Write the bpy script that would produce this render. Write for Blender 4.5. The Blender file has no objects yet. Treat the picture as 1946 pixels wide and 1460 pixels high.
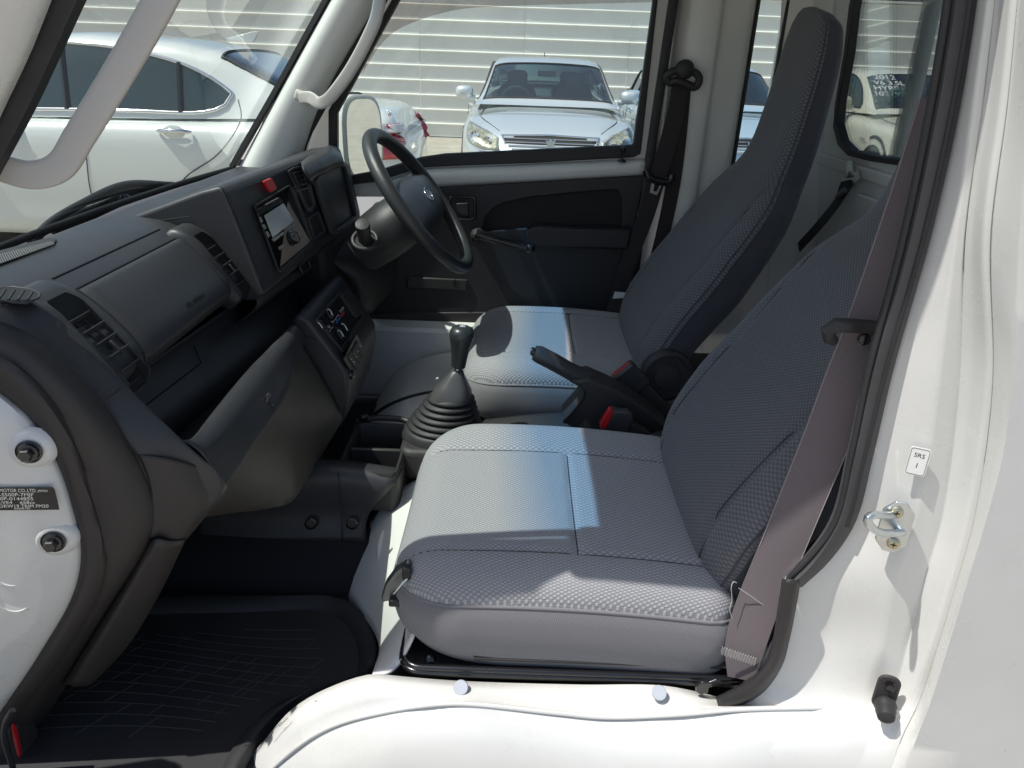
import bpy, bmesh, math, random
from mathutils import Vector, Matrix, Euler
random.seed(7)
R = math.radians
scene = bpy.context.scene
COL = scene.collection

# ---------------------------------------------------------------- camera, light, exposure
CAM = Vector((0.0, -1.38, 1.39))
PITCH, ROLL, FPX, CX, CY = R(24.5), R(2.1), 1350.0, 973.0, 730.0
cp, sp, cr, sr = math.cos(PITCH), math.sin(PITCH), math.cos(ROLL), math.sin(ROLL)
up0 = Vector((0, sp, cp)); fwd = Vector((0, cp, -sp)); xh = Vector((1, 0, 0))
right = xh*cr + up0*sr
upv = xh*-sr + up0*cr
cam_d = bpy.data.cameras.new('camera'); cam = bpy.data.objects.new('camera', cam_d); COL.objects.link(cam)
m = Matrix((right, upv, -fwd)).transposed().to_4x4(); m.translation = CAM
cam.matrix_world = m
cam_d.sensor_width = 36.0; cam_d.sensor_fit = 'HORIZONTAL'; cam_d.lens = FPX/1946*36
cam_d.clip_start = 0.02; cam_d.clip_end = 600
scene.camera = cam

LDIR = Vector((0.50, 0.12, -0.93)).normalized()          # way the sunlight travels
world = bpy.data.worlds.new('World'); scene.world = world; world.use_nodes = True
nt = world.node_tree; bgn = nt.nodes['Background']
sky = nt.nodes.new('ShaderNodeTexSky'); sky.sky_type = 'NISHITA'; sky.sun_disc = False
sky.sun_elevation = math.asin(-LDIR.z); sky.sun_rotation = math.atan2(-LDIR.x, -LDIR.y)
sky.air_density = 1.0; sky.dust_density = 2.0; sky.ozone_density = 1.0
nt.links.new(sky.outputs[0], bgn.inputs[0]); bgn.inputs[1].default_value = 0.135
sun_d = bpy.data.lights.new('sun', 'SUN'); sun_d.energy = 4.3; sun_d.angle = R(0.5); sun_d.color = (1.0, 0.97, 0.92)
sun = bpy.data.objects.new('sun', sun_d); COL.objects.link(sun)
sun.rotation_euler = LDIR.to_track_quat('-Z', 'Y').to_euler(); sun.location = (-4, -1, 9)
scene.view_settings.view_transform = 'Standard'; scene.view_settings.look = 'None'
scene.view_settings.exposure = 0.16; scene.view_settings.gamma = 1.0
scene.cycles.max_bounces = 10; scene.cycles.transparent_max_bounces = 16; scene.cycles.caustics_refractive = False

# ---------------------------------------------------------------- photo geometry: a pixel of the photo -> a point on a real plane of the place
def ray(px, py):
    u, v = px-CX, CY-py
    u2, v2 = u*cr - v*sr, u*sr + v*cr
    return Vector((u2/FPX, cp + v2/FPX*sp, -sp + v2/FPX*cp))
def PA(px, py, ax, val):
    d = ray(px, py); return CAM + d*((val-CAM[ax])/d[ax])
def PX(px, py, v): return PA(px, py, 0, v)
def PY(px, py, v): return PA(px, py, 1, v)
def PZ(px, py, v): return PA(px, py, 2, v)
def PLN(px, py, o, n):
    d = ray(px, py); return CAM + d*((o-CAM).dot(n)/d.dot(n))
def V(*a): return Vector(a)

# ---------------------------------------------------------------- mesh helpers
def link(name, me, mats, parent=None, local=False):
    o = bpy.data.objects.new(name, me); COL.objects.link(o)
    for mm in (mats if isinstance(mats, (list, tuple)) else [mats]): me.materials.append(mm)
    if parent is not None:
        o.parent = parent
        if not local:
            o.matrix_parent_inverse = wmat(parent).inverted()
    return o
def wmat(o):
    mt = o.matrix_basis.copy()
    if o.parent: mt = wmat(o.parent) @ o.matrix_parent_inverse @ mt
    return mt
def mesh(name, verts, faces, mats, parent=None, smooth=True, sharp=35, uvs=None, local=False, fm=None, recalc=True):
    me = bpy.data.meshes.new(name)
    me.from_pydata([tuple(v) for v in verts], [], faces); me.update()
    if uvs:
        l = me.uv_layers.new(name='UVMap')
        for lp in me.loops: l.data[lp.index].uv = uvs[lp.vertex_index]
    if fm:
        for i, k in enumerate(fm): me.polygons[i].material_index = k
    if recalc:
        bm = bmesh.new(); bm.from_mesh(me); bmesh.ops.recalc_face_normals(bm, faces=bm.faces); bm.to_mesh(me); bm.free()
    if smooth:
        me.polygons.foreach_set('use_smooth', [True]*len(me.polygons))
        if sharp: me.set_sharp_from_angle(angle=R(sharp))
    return link(name, me, mats, parent, local)
def bevel(o, w, seg=3, ang=30):
    b = o.modifiers.new('bevel', 'BEVEL'); b.width = w; b.segments = seg; b.limit_method = 'ANGLE'; b.angle_limit = R(ang)
    b.harden_normals = False; return o
def solid(o, t, off=0):
    s = o.modifiers.new('solid', 'SOLIDIFY'); s.thickness = t; s.offset = off; return o
def subsurf(o, n=2):
    s = o.modifiers.new('sub', 'SUBSURF'); s.levels = n; s.render_levels = n; return o
def cr_spline(pts, n, closed=False):
    pts = [Vector(p) for p in pts]
    if len(pts) == 2 and not closed: return [pts[0].lerp(pts[1], i/(n-1)) for i in range(n)]
    if closed: ext = [pts[-1]] + pts + [pts[0], pts[1]]
    else: ext = [pts[0]*2-pts[1]] + pts + [pts[-1]*2-pts[-2]]
    dense = []
    for i in range(1, len(ext)-2):
        p0, p1, p2, p3 = ext[i-1:i+3]
        t0 = 0.0; t1 = t0+max((p1-p0).length, 1e-6)**.5; t2 = t1+max((p2-p1).length, 1e-6)**.5; t3 = t2+max((p3-p2).length, 1e-6)**.5
        for k in range(12):
            t = t1+(t2-t1)*k/12
            a1 = p0*((t1-t)/(t1-t0))+p1*((t-t0)/(t1-t0)); a2 = p1*((t2-t)/(t2-t1))+p2*((t-t1)/(t2-t1)); a3 = p2*((t3-t)/(t3-t2))+p3*((t-t2)/(t3-t2))
            b1 = a1*((t2-t)/(t2-t0))+a2*((t-t0)/(t2-t0)); b2 = a2*((t3-t)/(t3-t1))+a3*((t-t1)/(t3-t1))
            dense.append(b1*((t2-t)/(t2-t1))+b2*((t-t1)/(t2-t1)))
    dense.append(ext[-2].copy())
    L = [0.0]
    for a, b in zip(dense, dense[1:]): L.append(L[-1]+(b-a).length)
    out = []; j = 0; tot = L[-1]; cnt = n if not closed else n+1
    for i in range(cnt):
        s = tot*i/(cnt-1)
        while j < len(L)-2 and L[j+1] < s: j += 1
        w = (s-L[j])/max(L[j+1]-L[j], 1e-9); out.append(dense[j].lerp(dense[j+1], min(1, max(0, w))))
    return out[:n]
def poly_resample(pts, n):
    pts = [Vector(p) for p in pts]; L = [0.0]
    for a, b in zip(pts, pts[1:]): L.append(L[-1]+(b-a).length)
    out = []; j = 0
    for i in range(n):
        s = L[-1]*i/(n-1)
        while j < len(L)-2 and L[j+1] < s: j += 1
        out.append(pts[j].lerp(pts[j+1], (s-L[j])/max(L[j+1]-L[j], 1e-9)))
    return out
def grid(name, rows, mats, parent=None, cu=False, cv=False, cap=False, sharp=50, uvs=True, local=False, smooth=True):
    nr, nc = len(rows), len(rows[0]); verts = [p for r in rows for p in r]; faces = []
    for i in range(nr if cv else nr-1):
        for j in range(nc if cu else nc-1):
            a, b = i*nc+j, i*nc+(j+1) % nc; c, d = ((i+1) % nr)*nc+(j+1) % nc, ((i+1) % nr)*nc+j
            faces.append((a, b, c, d))
    if cap:
        faces.append(tuple(range(nc))); faces.append(tuple((nr-1)*nc+j for j in range(nc)))
    uv = None
    if uvs:
        uv = []; vv = 0.0
        for i in range(nr):
            if i: vv += sum((rows[i][j]-rows[i-1][j]).length for j in range(nc))/nc
            uu = 0.0
            for j in range(nc):
                if j: uu += (rows[i][j]-rows[i][j-1]).length
                uv.append((uu, vv))
    return mesh(name, verts, faces, mats, parent, smooth, sharp, uv, local)
def skin(name, curves, mat, parent=None, n=28, m=5, thick=0.004, sharp=50, lin=False):
    """smooth sheet through several 3-D curves, given real thickness"""
    rs = [cr_spline(c, n) for c in curves]
    k = (len(curves)-1)*m+1
    cols = [(poly_resample if lin else cr_spline)([r[j] for r in rs], k) for j in range(n)]
    o = grid(name, [[cols[j][i] for j in range(n)] for i in range(k)], mat, parent, sharp=sharp)
    if thick: solid(o, thick, 0)
    return o
def prism(name, pts, ext, mat, parent=None, bev=0.0, seg=3, local=False, sharp=35):
    pts = [Vector(p) for p in pts]; ext = Vector(ext); n = len(pts)
    faces = [tuple(range(n)), tuple(range(2*n-1, n-1, -1))]+[(i, (i+1) % n, n+(i+1) % n, n+i) for i in range(n)]
    o = mesh(name, pts+[p+ext for p in pts], faces, mat, parent, True, sharp, None, local)
    if bev: bevel(o, bev, seg)
    return o
def box_geo(c, s, M=None):
    c = Vector(c); h = Vector(s)/2; M = M or Matrix.Identity(3)
    vs = [c+M @ Vector((h.x*a, h.y*b, h.z*d)) for a in (-1, 1) for b in (-1, 1) for d in (-1, 1)]
    fs = [(0, 1, 3, 2), (4, 6, 7, 5), (0, 4, 5, 1), (2, 3, 7, 6), (0, 2, 6, 4), (1, 5, 7, 3)]
    return vs, fs
def box(name, c, s, mat, parent=None, M=None, bev=0.004, seg=3, local=False):
    vs, fs = box_geo(c, s, M); o = mesh(name, vs, fs, mat, parent, True, 35, None, local)
    if bev: bevel(o, bev, seg)
    return o
def boxes(name, lst, mat, parent=None, bev=0.0, local=False):
    vs, fs = [], []
    for it in lst:
        a, b = box_geo(*it); k = len(vs); vs += a; fs += [tuple(i+k for i in f) for f in b]
    o = mesh(name, vs, fs, mat, parent, True, 35, None, local)
    if bev: bevel(o, bev, 2)
    return o
def frames(pts, up=None):
    out = []; n = len(pts); prev = None
    for i in range(n):
        t = (pts[min(i+1, n-1)]-pts[max(i-1, 0)]).normalized()
        if prev is None:
            u = Vector(up) if up is not None else (Vector((0, 0, 1)) if abs(t.z) < .9 else Vector((1, 0, 0)))
        else: u = Vector(up) if up is not None else prev
        a = (u - t*u.dot(t)).normalized(); prev = a; out.append((t, a, t.cross(a)))
    return out
def tube_geo(pts, rad, seg=12, closed=False, flat=1.0, up=None):
    pts = [Vector(p) for p in pts]; n = len(pts); fr = frames(pts, up); rows = []
    for i in range(n):
        r = rad[i] if isinstance(rad, (list, tuple)) else rad; t, a, b = fr[i]
        if closed:
            t = (pts[(i+1) % n]-pts[i-1]).normalized(); a = (a-t*a.dot(t)).normalized(); b = t.cross(a)
        rows.append([pts[i]+a*(math.cos(2*math.pi*k/seg)*r*flat)+b*(math.sin(2*math.pi*k/seg)*r) for k in range(seg)])
    return rows
def tube(name, pts, rad, mat, parent=None, seg=12, closed=False, flat=1.0, up=None, local=False, n=None):
    if n: pts = cr_spline(pts, n, closed)
    return grid(name, tube_geo(pts, rad, seg, closed, flat, up), mat, parent, cu=True, cv=closed, cap=not closed, local=local)
def tubes(name, lst, mat, parent=None, seg=8, local=False):
    vs, fs = [], []
    for pts, rad in lst:
        rows = tube_geo(pts, rad, seg); k = len(vs); nc = seg; vs += [p for r in rows for p in r]
        for i in range(len(rows)-1):
            for j in range(nc): fs.append((k+i*nc+j, k+i*nc+(j+1) % nc, k+(i+1)*nc+(j+1) % nc, k+(i+1)*nc+j))
        fs.append(tuple(k+j for j in range(nc))); fs.append(tuple(k+(len(rows)-1)*nc+j for j in range(nc)))
    return mesh(name, vs, fs, mat, parent, True, 50, None, local)
def axis_frame(ax, xref=None):
    z = Vector(ax).normalized(); x = Vector(xref) if xref is not None else (Vector((1, 0, 0)) if abs(z.x) < .9 else Vector((0, 1, 0)))
    x = (x-z*x.dot(z)).normalized(); return Matrix((x, z.cross(x), z)).transposed()
def lathe(name, prof, o, ax, mat, parent=None, seg=28, sq=1.0, local=False, sharp=40, cap=True):
    M = axis_frame(ax); o = Vector(o)
    rows = [[o+M @ Vector((r*math.cos(2*math.pi*k/seg), r*sq*math.sin(2*math.pi*k/seg), z)) for k in range(seg)] for r, z in prof]
    return grid(name, rows, mat, parent, cu=True, cap=cap, sharp=sharp, local=local)
def ribbon(name, pts, wdir, width, thick, mat, parent=None, n=None, uvs=True):
    """flat band; wdir one vector or one per point"""
    pts = [Vector(p) for p in pts]
    wd = [Vector(w) for w in wdir] if isinstance(wdir, list) else [Vector(wdir)]*len(pts)
    if n:
        wd = cr_spline(wd, n) if len(set(tuple(w) for w in wd)) > 1 else [wd[0]]*n
        pts = cr_spline(pts, n)
    fr = frames(pts); rows = []
    for i, p in enumerate(pts):
        t = fr[i][0]; w = (wd[i]-t*wd[i].dot(t)).normalized(); nn = t.cross(w)
        wdt = width[i] if isinstance(width, list) else width
        h = w*wdt/2; q = nn*thick/2
        rows.append([p-h-q, p-h*.6-q*1.15, p+h*.6-q*1.15, p+h-q, p+h+q, p+h*.6+q*1.15, p-h*.6+q*1.15, p-h+q])
    return grid(name, rows, mat, parent, cu=True, cap=True, sharp=60)
def text(name, body, size, o, xd, yd, mat, parent=None, ext=0.0006, align='LEFT', sx=1.0, local=False):
    cu = bpy.data.curves.new(name, 'FONT'); cu.body = body; cu.size = size; cu.extrude = ext; cu.align_x = align
    cu.resolution_u = 3; tmp = bpy.data.objects.new(name, cu); COL.objects.link(tmp)
    dg = bpy.context.evaluated_depsgraph_get(); me = bpy.data.meshes.new_from_object(tmp.evaluated_get(dg))
    bpy.data.objects.remove(tmp); xd = Vector(xd).normalized(); yd = Vector(yd); yd = (yd-xd*yd.dot(xd)).normalized()
    M = Matrix((xd*sx, yd, xd.cross(yd))).transposed().to_4x4(); M.translation = Vector(o); me.transform(M)
    me.materials.clear()
    return link(name, me, mat, parent, local)
def empty(name, loc, rotz=0.0):
    o = bpy.data.objects.new(name, None); COL.objects.link(o); o.location = loc; o.rotation_euler = (0, 0, rotz)
    o.empty_display_size = .2; return o
def tag(o, label=None, cat=None, group=None, kind=None):
    if label: o['label'] = label
    if cat: o['category'] = cat
    if group: o['group'] = group
    if kind: o['kind'] = kind
    return o

# ---------------------------------------------------------------- materials
def mat(name, col, rough=.5, metal=0.0, coat=0.0, bump=None, var=0.0, vscale=6.0, spec=.5, sheen=0.0, coat_r=.05):
    mm = bpy.data.materials.new(name); mm.use_nodes = True; t = mm.node_tree; b = t.nodes['Principled BSDF']
    b.inputs['Base Color'].default_value = (*col, 1); b.inputs['Roughness'].default_value = rough; b.inputs['Metallic'].default_value = metal
    b.inputs['Coat Weight'].default_value = coat; b.inputs['Coat Roughness'].default_value = coat_r; b.inputs['Specular IOR Level'].default_value = spec
    if sheen: b.inputs['Sheen Weight'].default_value = sheen
    tc = t.nodes.new('ShaderNodeTexCoord')
    if var:
        n = t.nodes.new('ShaderNodeTexNoise'); n.inputs['Scale'].default_value = vscale; n.inputs['Detail'].default_value = 6; n.inputs['Roughness'].default_value = .6
        t.links.new(tc.outputs['Object'], n.inputs['Vector'])
        r = t.nodes.new('ShaderNodeMapRange'); r.inputs[1].default_value = .3; r.inputs[2].default_value = .7; r.inputs[3].default_value = 1-var; r.inputs[4].default_value = 1+var
        t.links.new(n.outputs[0], r.inputs[0])
        mx = t.nodes.new('ShaderNodeVectorMath'); mx.operation = 'SCALE'; mx.inputs[0].default_value = col; t.links.new(r.outputs[0], mx.inputs['Scale'])
        t.links.new(mx.outputs[0], b.inputs['Base Color'])
        r2 = t.nodes.new('ShaderNodeMapRange'); r2.inputs[1].default_value = .3; r2.inputs[2].default_value = .7; r2.inputs[3].default_value = max(0, rough-.06); r2.inputs[4].default_value = rough+.1
        t.links.new(n.outputs[0], r2.inputs[0]); t.links.new(r2.outputs[0], b.inputs['Roughness'])
    if bump:
        sc, st, dist = bump
        n = t.nodes.new('ShaderNodeTexNoise'); n.inputs['Scale'].default_value = sc; n.inputs['Detail'].default_value = 3
        t.links.new(tc.outputs['Object'], n.inputs['Vector'])
        bp = t.nodes.new('ShaderNodeBump'); bp.inputs['Strength'].default_value = st; bp.inputs['Distance'].default_value = dist
        t.links.new(n.outputs[0], bp.inputs['Height']); t.links.new(bp.outputs[0], b.inputs['Normal'])
    return mm
def glass(name, tint, refl=1.0, rough=0.0, band=None):
    """thin pane: tinted see-through plus a Fresnel reflection"""
    mm = bpy.data.materials.new(name); mm.use_nodes = True; t = mm.node_tree; t.nodes.clear()
    out = t.nodes.new('ShaderNodeOutputMaterial'); tr = t.nodes.new('ShaderNodeBsdfTransparent'); gl = t.nodes.new('ShaderNodeBsdfGlossy')
    gl.inputs['Roughness'].default_value = rough; tr.inputs['Color'].default_value = (*tint, 1)
    fr = t.nodes.new('ShaderNodeFresnel'); fr.inputs['IOR'].default_value = 1.45; mx = t.nodes.new('ShaderNodeMixShader')
    ml = t.nodes.new('ShaderNodeMath'); ml.operation = 'MULTIPLY'; ml.inputs[1].default_value = refl
    t.links.new(fr.outputs[0], ml.inputs[0]); t.links.new(ml.outputs[0], mx.inputs[0])
    t.links.new(tr.outputs[0], mx.inputs[1]); t.links.new(gl.outputs[0], mx.inputs[2]); t.links.new(mx.outputs[0], out.inputs[0])
    if band:                                   # (uv v where the blue sun-shade strip starts, where it is full, colour)
        tc = t.nodes.new('ShaderNodeTexCoord'); sx = t.nodes.new('ShaderNodeSeparateXYZ'); t.links.new(tc.outputs['UV'], sx.inputs[0])
        mr = t.nodes.new('ShaderNodeMapRange'); mr.inputs[1].default_value = band[0]; mr.inputs[2].default_value = band[1]; t.links.new(sx.outputs[1], mr.inputs[0])
        mc = t.nodes.new('ShaderNodeMix'); mc.data_type = 'RGBA'; mc.inputs[6].default_value = (*tint, 1); mc.inputs[7].default_value = (*band[2], 1)
        t.links.new(mr.outputs[0], mc.inputs[0]); t.links.new(mc.outputs[2], tr.inputs[0])
    return mm
def weave(name, dark, light, a, b, depth, fine=None, rough=.9, noise=.12):
    """woven cloth: soft checker of raised blocks a x b metres, with thread lines; needs UVs in metres"""
    mm = bpy.data.materials.new(name); mm.use_nodes = True; t = mm.node_tree; bs = t.nodes['Principled BSDF']
    bs.inputs['Roughness'].default_value = rough; bs.inputs['Specular IOR Level'].default_value = .25
    bs.inputs['Sheen Weight'].default_value = .25; bs.inputs['Sheen Roughness'].default_value = .5
    tc = t.nodes.new('ShaderNodeTexCoord'); sx = t.nodes.new('ShaderNodeSeparateXYZ'); t.links.new(tc.outputs['UV'], sx.inputs[0])
    def mth(op, i, j=None, k=None):
        q = t.nodes.new('ShaderNodeMath'); q.operation = op
        for s, val in enumerate((i, j, k)):
            if val is None: continue
            if isinstance(val, (int, float)): q.inputs[s].default_value = val
            else: t.links.new(val, q.inputs[s])
        return q.outputs[0]
    def wv(src, period): return mth('SINE', mth('MULTIPLY', src, math.pi/period))
    prod = mth('MULTIPLY', wv(sx.outputs[0], a), wv(sx.outputs[1], b))
    blk = mth('ADD', mth('MULTIPLY', mth('TANH', mth('MULTIPLY', prod, 4.0)), .5), .5)
    edge = mth('MULTIPLY', mth('ABSOLUTE', wv(sx.outputs[0], a)), mth('ABSOLUTE', wv(sx.outputs[1], b)))
    edge = mth('POWER', edge, .35)
    thr = mth('MULTIPLY', mth('ADD', wv(sx.outputs[1], b/4.0), 1.0), .5)
    n = t.nodes.new('ShaderNodeTexNoise'); n.inputs['Scale'].default_value = 900; t.links.new(tc.outputs['UV'], n.inputs['Vector'])
    h = mth('ADD', mth('ADD', mth('MULTIPLY', blk, .6), mth('MULTIPLY', edge, .35)), mth('ADD', mth('MULTIPLY', thr, .12), mth('MULTIPLY', n.outputs[0], noise)))
    mc = t.nodes.new('ShaderNodeMix'); mc.data_type = 'RGBA'; mc.inputs[6].default_value = (*dark, 1); mc.inputs[7].default_value = (*light, 1)
    t.links.new(h, mc.inputs[0]); t.links.new(mc.outputs[2], bs.inputs['Base Color'])
    bp = t.nodes.new('ShaderNodeBump'); bp.inputs['Strength'].default_value = .9; bp.inputs['Distance'].default_value = depth
    t.links.new(h, bp.inputs['Height']); t.links.new(bp.outputs[0], bs.inputs['Normal'])
    return mm

WHITE = mat('white_paint', (.67, .67, .64), .28, coat=.5, var=.03, vscale=11)
WHITE_IN = mat('white_inner_paint', (.70, .70, .67), .38, coat=.25, var=.03, vscale=7)
GREY_TRIM = mat('grey_handle_plastic', (.52, .50, .47), .5, bump=(900, .15, .0006))
BLACK = mat('black_dash_plastic', (.036, .036, .040), .42, bump=(750, .28, .0008), var=.06, vscale=9)
BLACK2 = mat('black_lower_plastic', (.030, .028, .028), .52, bump=(700, .3, .0008), var=.08, vscale=7)
DOORBLK = mat('door_trim_plastic', (.017, .017, .020), .5, bump=(700, .25, .0008), var=.06)
BLACK_G = mat('black_gloss_plastic', (.012, .012, .013), .22, coat=.2)
SEAL = mat('grey_door_seal', (.060, .058, .062), .5, var=.12, vscale=30)
RUBBER = mat('black_rubber', (.022, .022, .024), .55, var=.12, vscale=30, bump=(300, .1, .001))
MATLINE = mat('mat_line_rubber', (.046, .046, .045), .6)
MATRUB = mat('floor_mat_rubber', (.024, .024, .026), .62, var=.15, vscale=14, bump=(500, .2, .0008))
CARPET = mat('black_carpet', (.016, .016, .021), .95, bump=(1200, .6, .002))
VOID = mat('cavity_black', (.006, .006, .007), .7)
BMETAL = mat('black_painted_metal', (.010, .010, .011), .2, coat=.5, var=.05)
ZINC = mat('zinc_steel', (.62, .66, .67), .32, metal=1.0, var=.08, vscale=60)
CHROME = mat('chrome', (.8, .8, .82), .08, metal=1.0)
MIRROR = mat('mirror_glass', (.82, .84, .84), .02, metal=1.0)
RED = mat('red_plastic', (.55, .012, .02), .3, coat=.3)
REDB = mat('red_button', (.50, .03, .03), .35, coat=.3)
CREAM = mat('cream_print', (.72, .70, .62), .6)
WHITEMARK = mat('white_mark', (.78, .78, .76), .5)
PAPER = mat('sticker_paper', (.74, .74, .72), .4)
PLUG = mat('grey_rubber_plug', (.45, .48, .53), .6)
CLOTH = weave('seat_cloth_checker', (.14, .14, .152), (.41, .41, .42), .0058, .0039, .0013)
CLOTH_FINE = weave('seat_cloth_fine', (.13, .13, .142), (.40, .40, .41), .0042, .0030, .0014)
CLOTH_B = weave('backrest_cloth_checker', (.048, .048, .054), (.165, .165, .178), .0058, .0039, .0012)  # same seat cloth, its colour darkened to carry the shade on the backrests
CLOTH_BF = weave('shaded_back_fine', (.046, .046, .052), (.150, .150, .162), .0046, .0032, .0014)  # fine seat cloth, shade of the backrests put into its colour
MESHB = weave('shaded_back_side', (.028, .029, .038), (.075, .076, .092), .0016, .0016, .0006)  # side mesh darkened likewise for the shaded backrests, with a navy cast
MESHCL = weave('seat_side_mesh', (.12, .118, .125), (.27, .265, .275), .0016, .0016, .0008)
BELT = weave('seat_belt_web', (.075, .062, .066), (.20, .168, .176), .0012, .0022, .0006, rough=.7)
GLASS_W = glass('windscreen_glass', (.86, .94, .89), .3, band=(.575, .67, (.28, .54, .84)))
GLASS_S = glass('side_glass', (.90, .95, .92), .7)
VISOR = glass('smoked_visor', (.62, .56, .54), .8)
# ---------------------------------------------------------------- zoomed photo regions -> full photo pixels
REG = {1: (0, 0, 2.78), 2: (550, 0, 2.78), 3: (1150, 0, 2.4447), 4: (0, 400, 2.78), 5: (400, 250, 3.475), 6: (0, 900, 2.4325), 7: (560, 560, 2.4325), 8: (700, 900, 2.4325), 9: (1146, 860, 2.4325), 10: (1550, 560, 4.866), 11: (450, 330, 7.3), 12: (560, 540, 5.615), 13: (960, 640, 5.4056)}
def Z(k, pts):
    ox, oy, s = REG[k]; return [(ox+p[0]/s, oy+p[1]/s) + tuple(p[2:]) for p in pts]
def onY(pts, y=None): return [PY(p[0], p[1], p[2] if y is None else y) for p in pts]
def onX(pts, x=None): return [PX(p[0], p[1], p[2] if x is None else x) for p in pts]
def onZ(pts, z=None): return [PZ(p[0], p[1], p[2] if z is None else z) for p in pts]
def plate(name, outer, holes, ext, mat_, parent=None, bev=0.0, sharp=35):
    """flat sheet of real thickness with openings cut in it"""
    bm = bmesh.new(); ext = Vector(ext); loops = [outer]+holes; es = []
    for lp in loops:
        vs = [bm.verts.new(tuple(p)) for p in lp]
        es += [bm.edges.new((vs[i], vs[(i+1) % len(vs)])) for i in range(len(vs))]
    bmesh.ops.triangle_fill(bm, use_beauty=True, use_dissolve=True, edges=es)
    bmesh.ops.dissolve_limit(bm, angle_limit=.01, verts=bm.verts, edges=bm.edges)
    r = bmesh.ops.extrude_face_region(bm, geom=bm.faces[:])
    bmesh.ops.translate(bm, vec=ext, verts=[g for g in r['geom'] if isinstance(g, bmesh.types.BMVert)])
    bmesh.ops.recalc_face_normals(bm, faces=bm.faces)
    me = bpy.data.meshes.new(name); bm.to_mesh(me); bm.free()
    me.polygons.foreach_set('use_smooth', [True]*len(me.polygons)); me.set_sharp_from_angle(angle=R(sharp))
    o = link(name, me, mat_, parent)
    if bev: bevel(o, bev, 2)
    return o
def rrect(x0, x1, y0, y1, r, n=6):
    """rounded rectangle outline in 2-D"""
    out = []
    for cx, cy, a0 in ((x1-r, y1-r, 0), (x0+r, y1-r, 90), (x0+r, y0+r, 180), (x1-r, y0+r, 270)):
        for k in range(n+1):
            a = R(a0+90*k/n); out.append((cx+r*math.cos(a), cy+r*math.sin(a)))
    return out

truck = empty('kei_truck', (0.2, 0, 0))
tag(truck, 'white kei truck with an open passenger doorway, black dashboard and two grey cloth seats', 'truck')
T = truck

# ================================================================ shell
boxes('roof', [((.24, 0, 1.735), (1.20, 1.42, .05)), ((.16, -.685, 1.685), (1.05, .06, .06)), ((.16, .675, 1.685), (1.05, .03, .06)), ((-.345, 0, 1.70), (.05, 1.22, .04)), ((-.30, -.655, 1.68), (.20, .12, .07)), ((-.30, .645, 1.68), (.20, .10, .07))], WHITE, T, .012)  # front corner blocks added to stop sun leaking past the rail
# far side: door with its window opening
DY = .66
seal_in = Z(2, [(250, 600), (252, 922), (310, 932), (470, 902), (545, 878), (640, 848), (700, 832), (820, 815), (1300, 793), (1818, 768), (1925, 0), (1962, -270), (735, -270), (590, -20)])
seal_out = Z(2, [(205, 585), (205, 935), (290, 985), (440, 965), (560, 930), (640, 905), (700, 888), (830, 880), (1300, 862), (1820, 832), (1856, 815), (1860, 785), (1947, 0), (1990, -290), (705, -290), (560, -40)])
door_out = Z(2, [(20, 1040), (40, 800), (110, 620), (440, 60), (640, -330), (2090, -330), (2050, 0), (1960, 700), (1930, 930), (1920, 1000), (760, 1040)])
door = plate('driver_door', onY(door_out, DY+.012), [onY(seal_out, DY+.012)], (0, .03, 0), WHITE_IN, T)
tag(door)
plate('window_seal', onY(seal_out, DY), [onY(seal_in, DY)], (0, .028, 0), RUBBER, door, .004)
gl = onY(Z(2, [(228, 590), (228, 950), (440, 935), (700, 860), (1300, 828), (1838, 800), (1945, 0), (1980, -285), (715, -285), (575, -30)]), DY+.016)
prism('window_glass', gl, (0, .004, 0), GLASS_S, door)
skin('belt_rail', [onY(Z(2, [(470, 985), (560, 945), (640, 918), (720, 895), (850, 888), (1300, 868), (1895, 838)]), DY+.010),
                   onY(Z(2, [(480, 1000), (600, 965), (680, 940), (760, 925), (860, 915), (1300, 892), (1890, 862)]), DY-.012),
                   onY(Z(2, [(520, 1050), (640, 1010), (700, 990), (780, 968), (870, 962), (1300, 940), (1884, 910)]), DY-.010),
                   onY(Z(2, [(560, 1080), (660, 1040), (720, 1010), (790, 992), (880, 985), (1300, 962), (1880, 930)]), DY+.006)], WHITE_IN, door, 30, 5, .003)
trim_o = Z(2, [(560, 1075), (700, 1010), (800, 993), (1300, 963), (1878, 928), (1830, 1180), (1722, 1690), (420, 1700), (420, 1300)])
pocket = Z(2, [(1010, 1225), (1035, 1150), (1075, 1100), (1130, 1072), (1250, 1045), (1500, 1020), (1690, 1003), (1735, 1008), (1752, 1040), (1757, 1200), (1600, 1195), (1290, 1205)])
plate('door_trim', onY(trim_o, DY-.014), [onY(pocket, DY-.014)], (0, .020, 0), DOORBLK, door, .003)
prism('pocket_back', onY(Z(2, [(985, 1240), (1010, 1120), (1120, 1040), (1700, 980), (1775, 1000), (1775, 1225), (1290, 1230)]), DY+.001), (0, .008, 0), VOID, door)
prism('armrest', onY(Z(2, [(1248, 1240), (1262, 1215), (1300, 1198), (1500, 1205), (1812, 1212), (1790, 1322), (1320, 1310), (1262, 1300)]), DY-.05), (0, .045, 0), DOORBLK, door, .012)
hz = Z(2, rrect(836, 988, 1036, 1166, 22)); hz2 = Z(2, rrect(852, 972, 1052, 1150, 14))
def sk(pts, k=-.06, c=900): return [(p[0], p[1]+k*(p[0]-c)) for p in pts]
plate('door_handle', onY(hz, DY-.024), [onY(hz2, DY-.024)], (0, .012, 0), BLACK_G, door, .003)
prism('handle_recess', onY(hz2, DY-.012), (0, .004, 0), VOID, door)
prism('handle_lever', onY(Z(2, [(880, 1075), (945, 1072), (948, 1140), (905, 1140), (885, 1120)]), DY-.028), (0, .010, 0), DOORBLK, door, .003)
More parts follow.
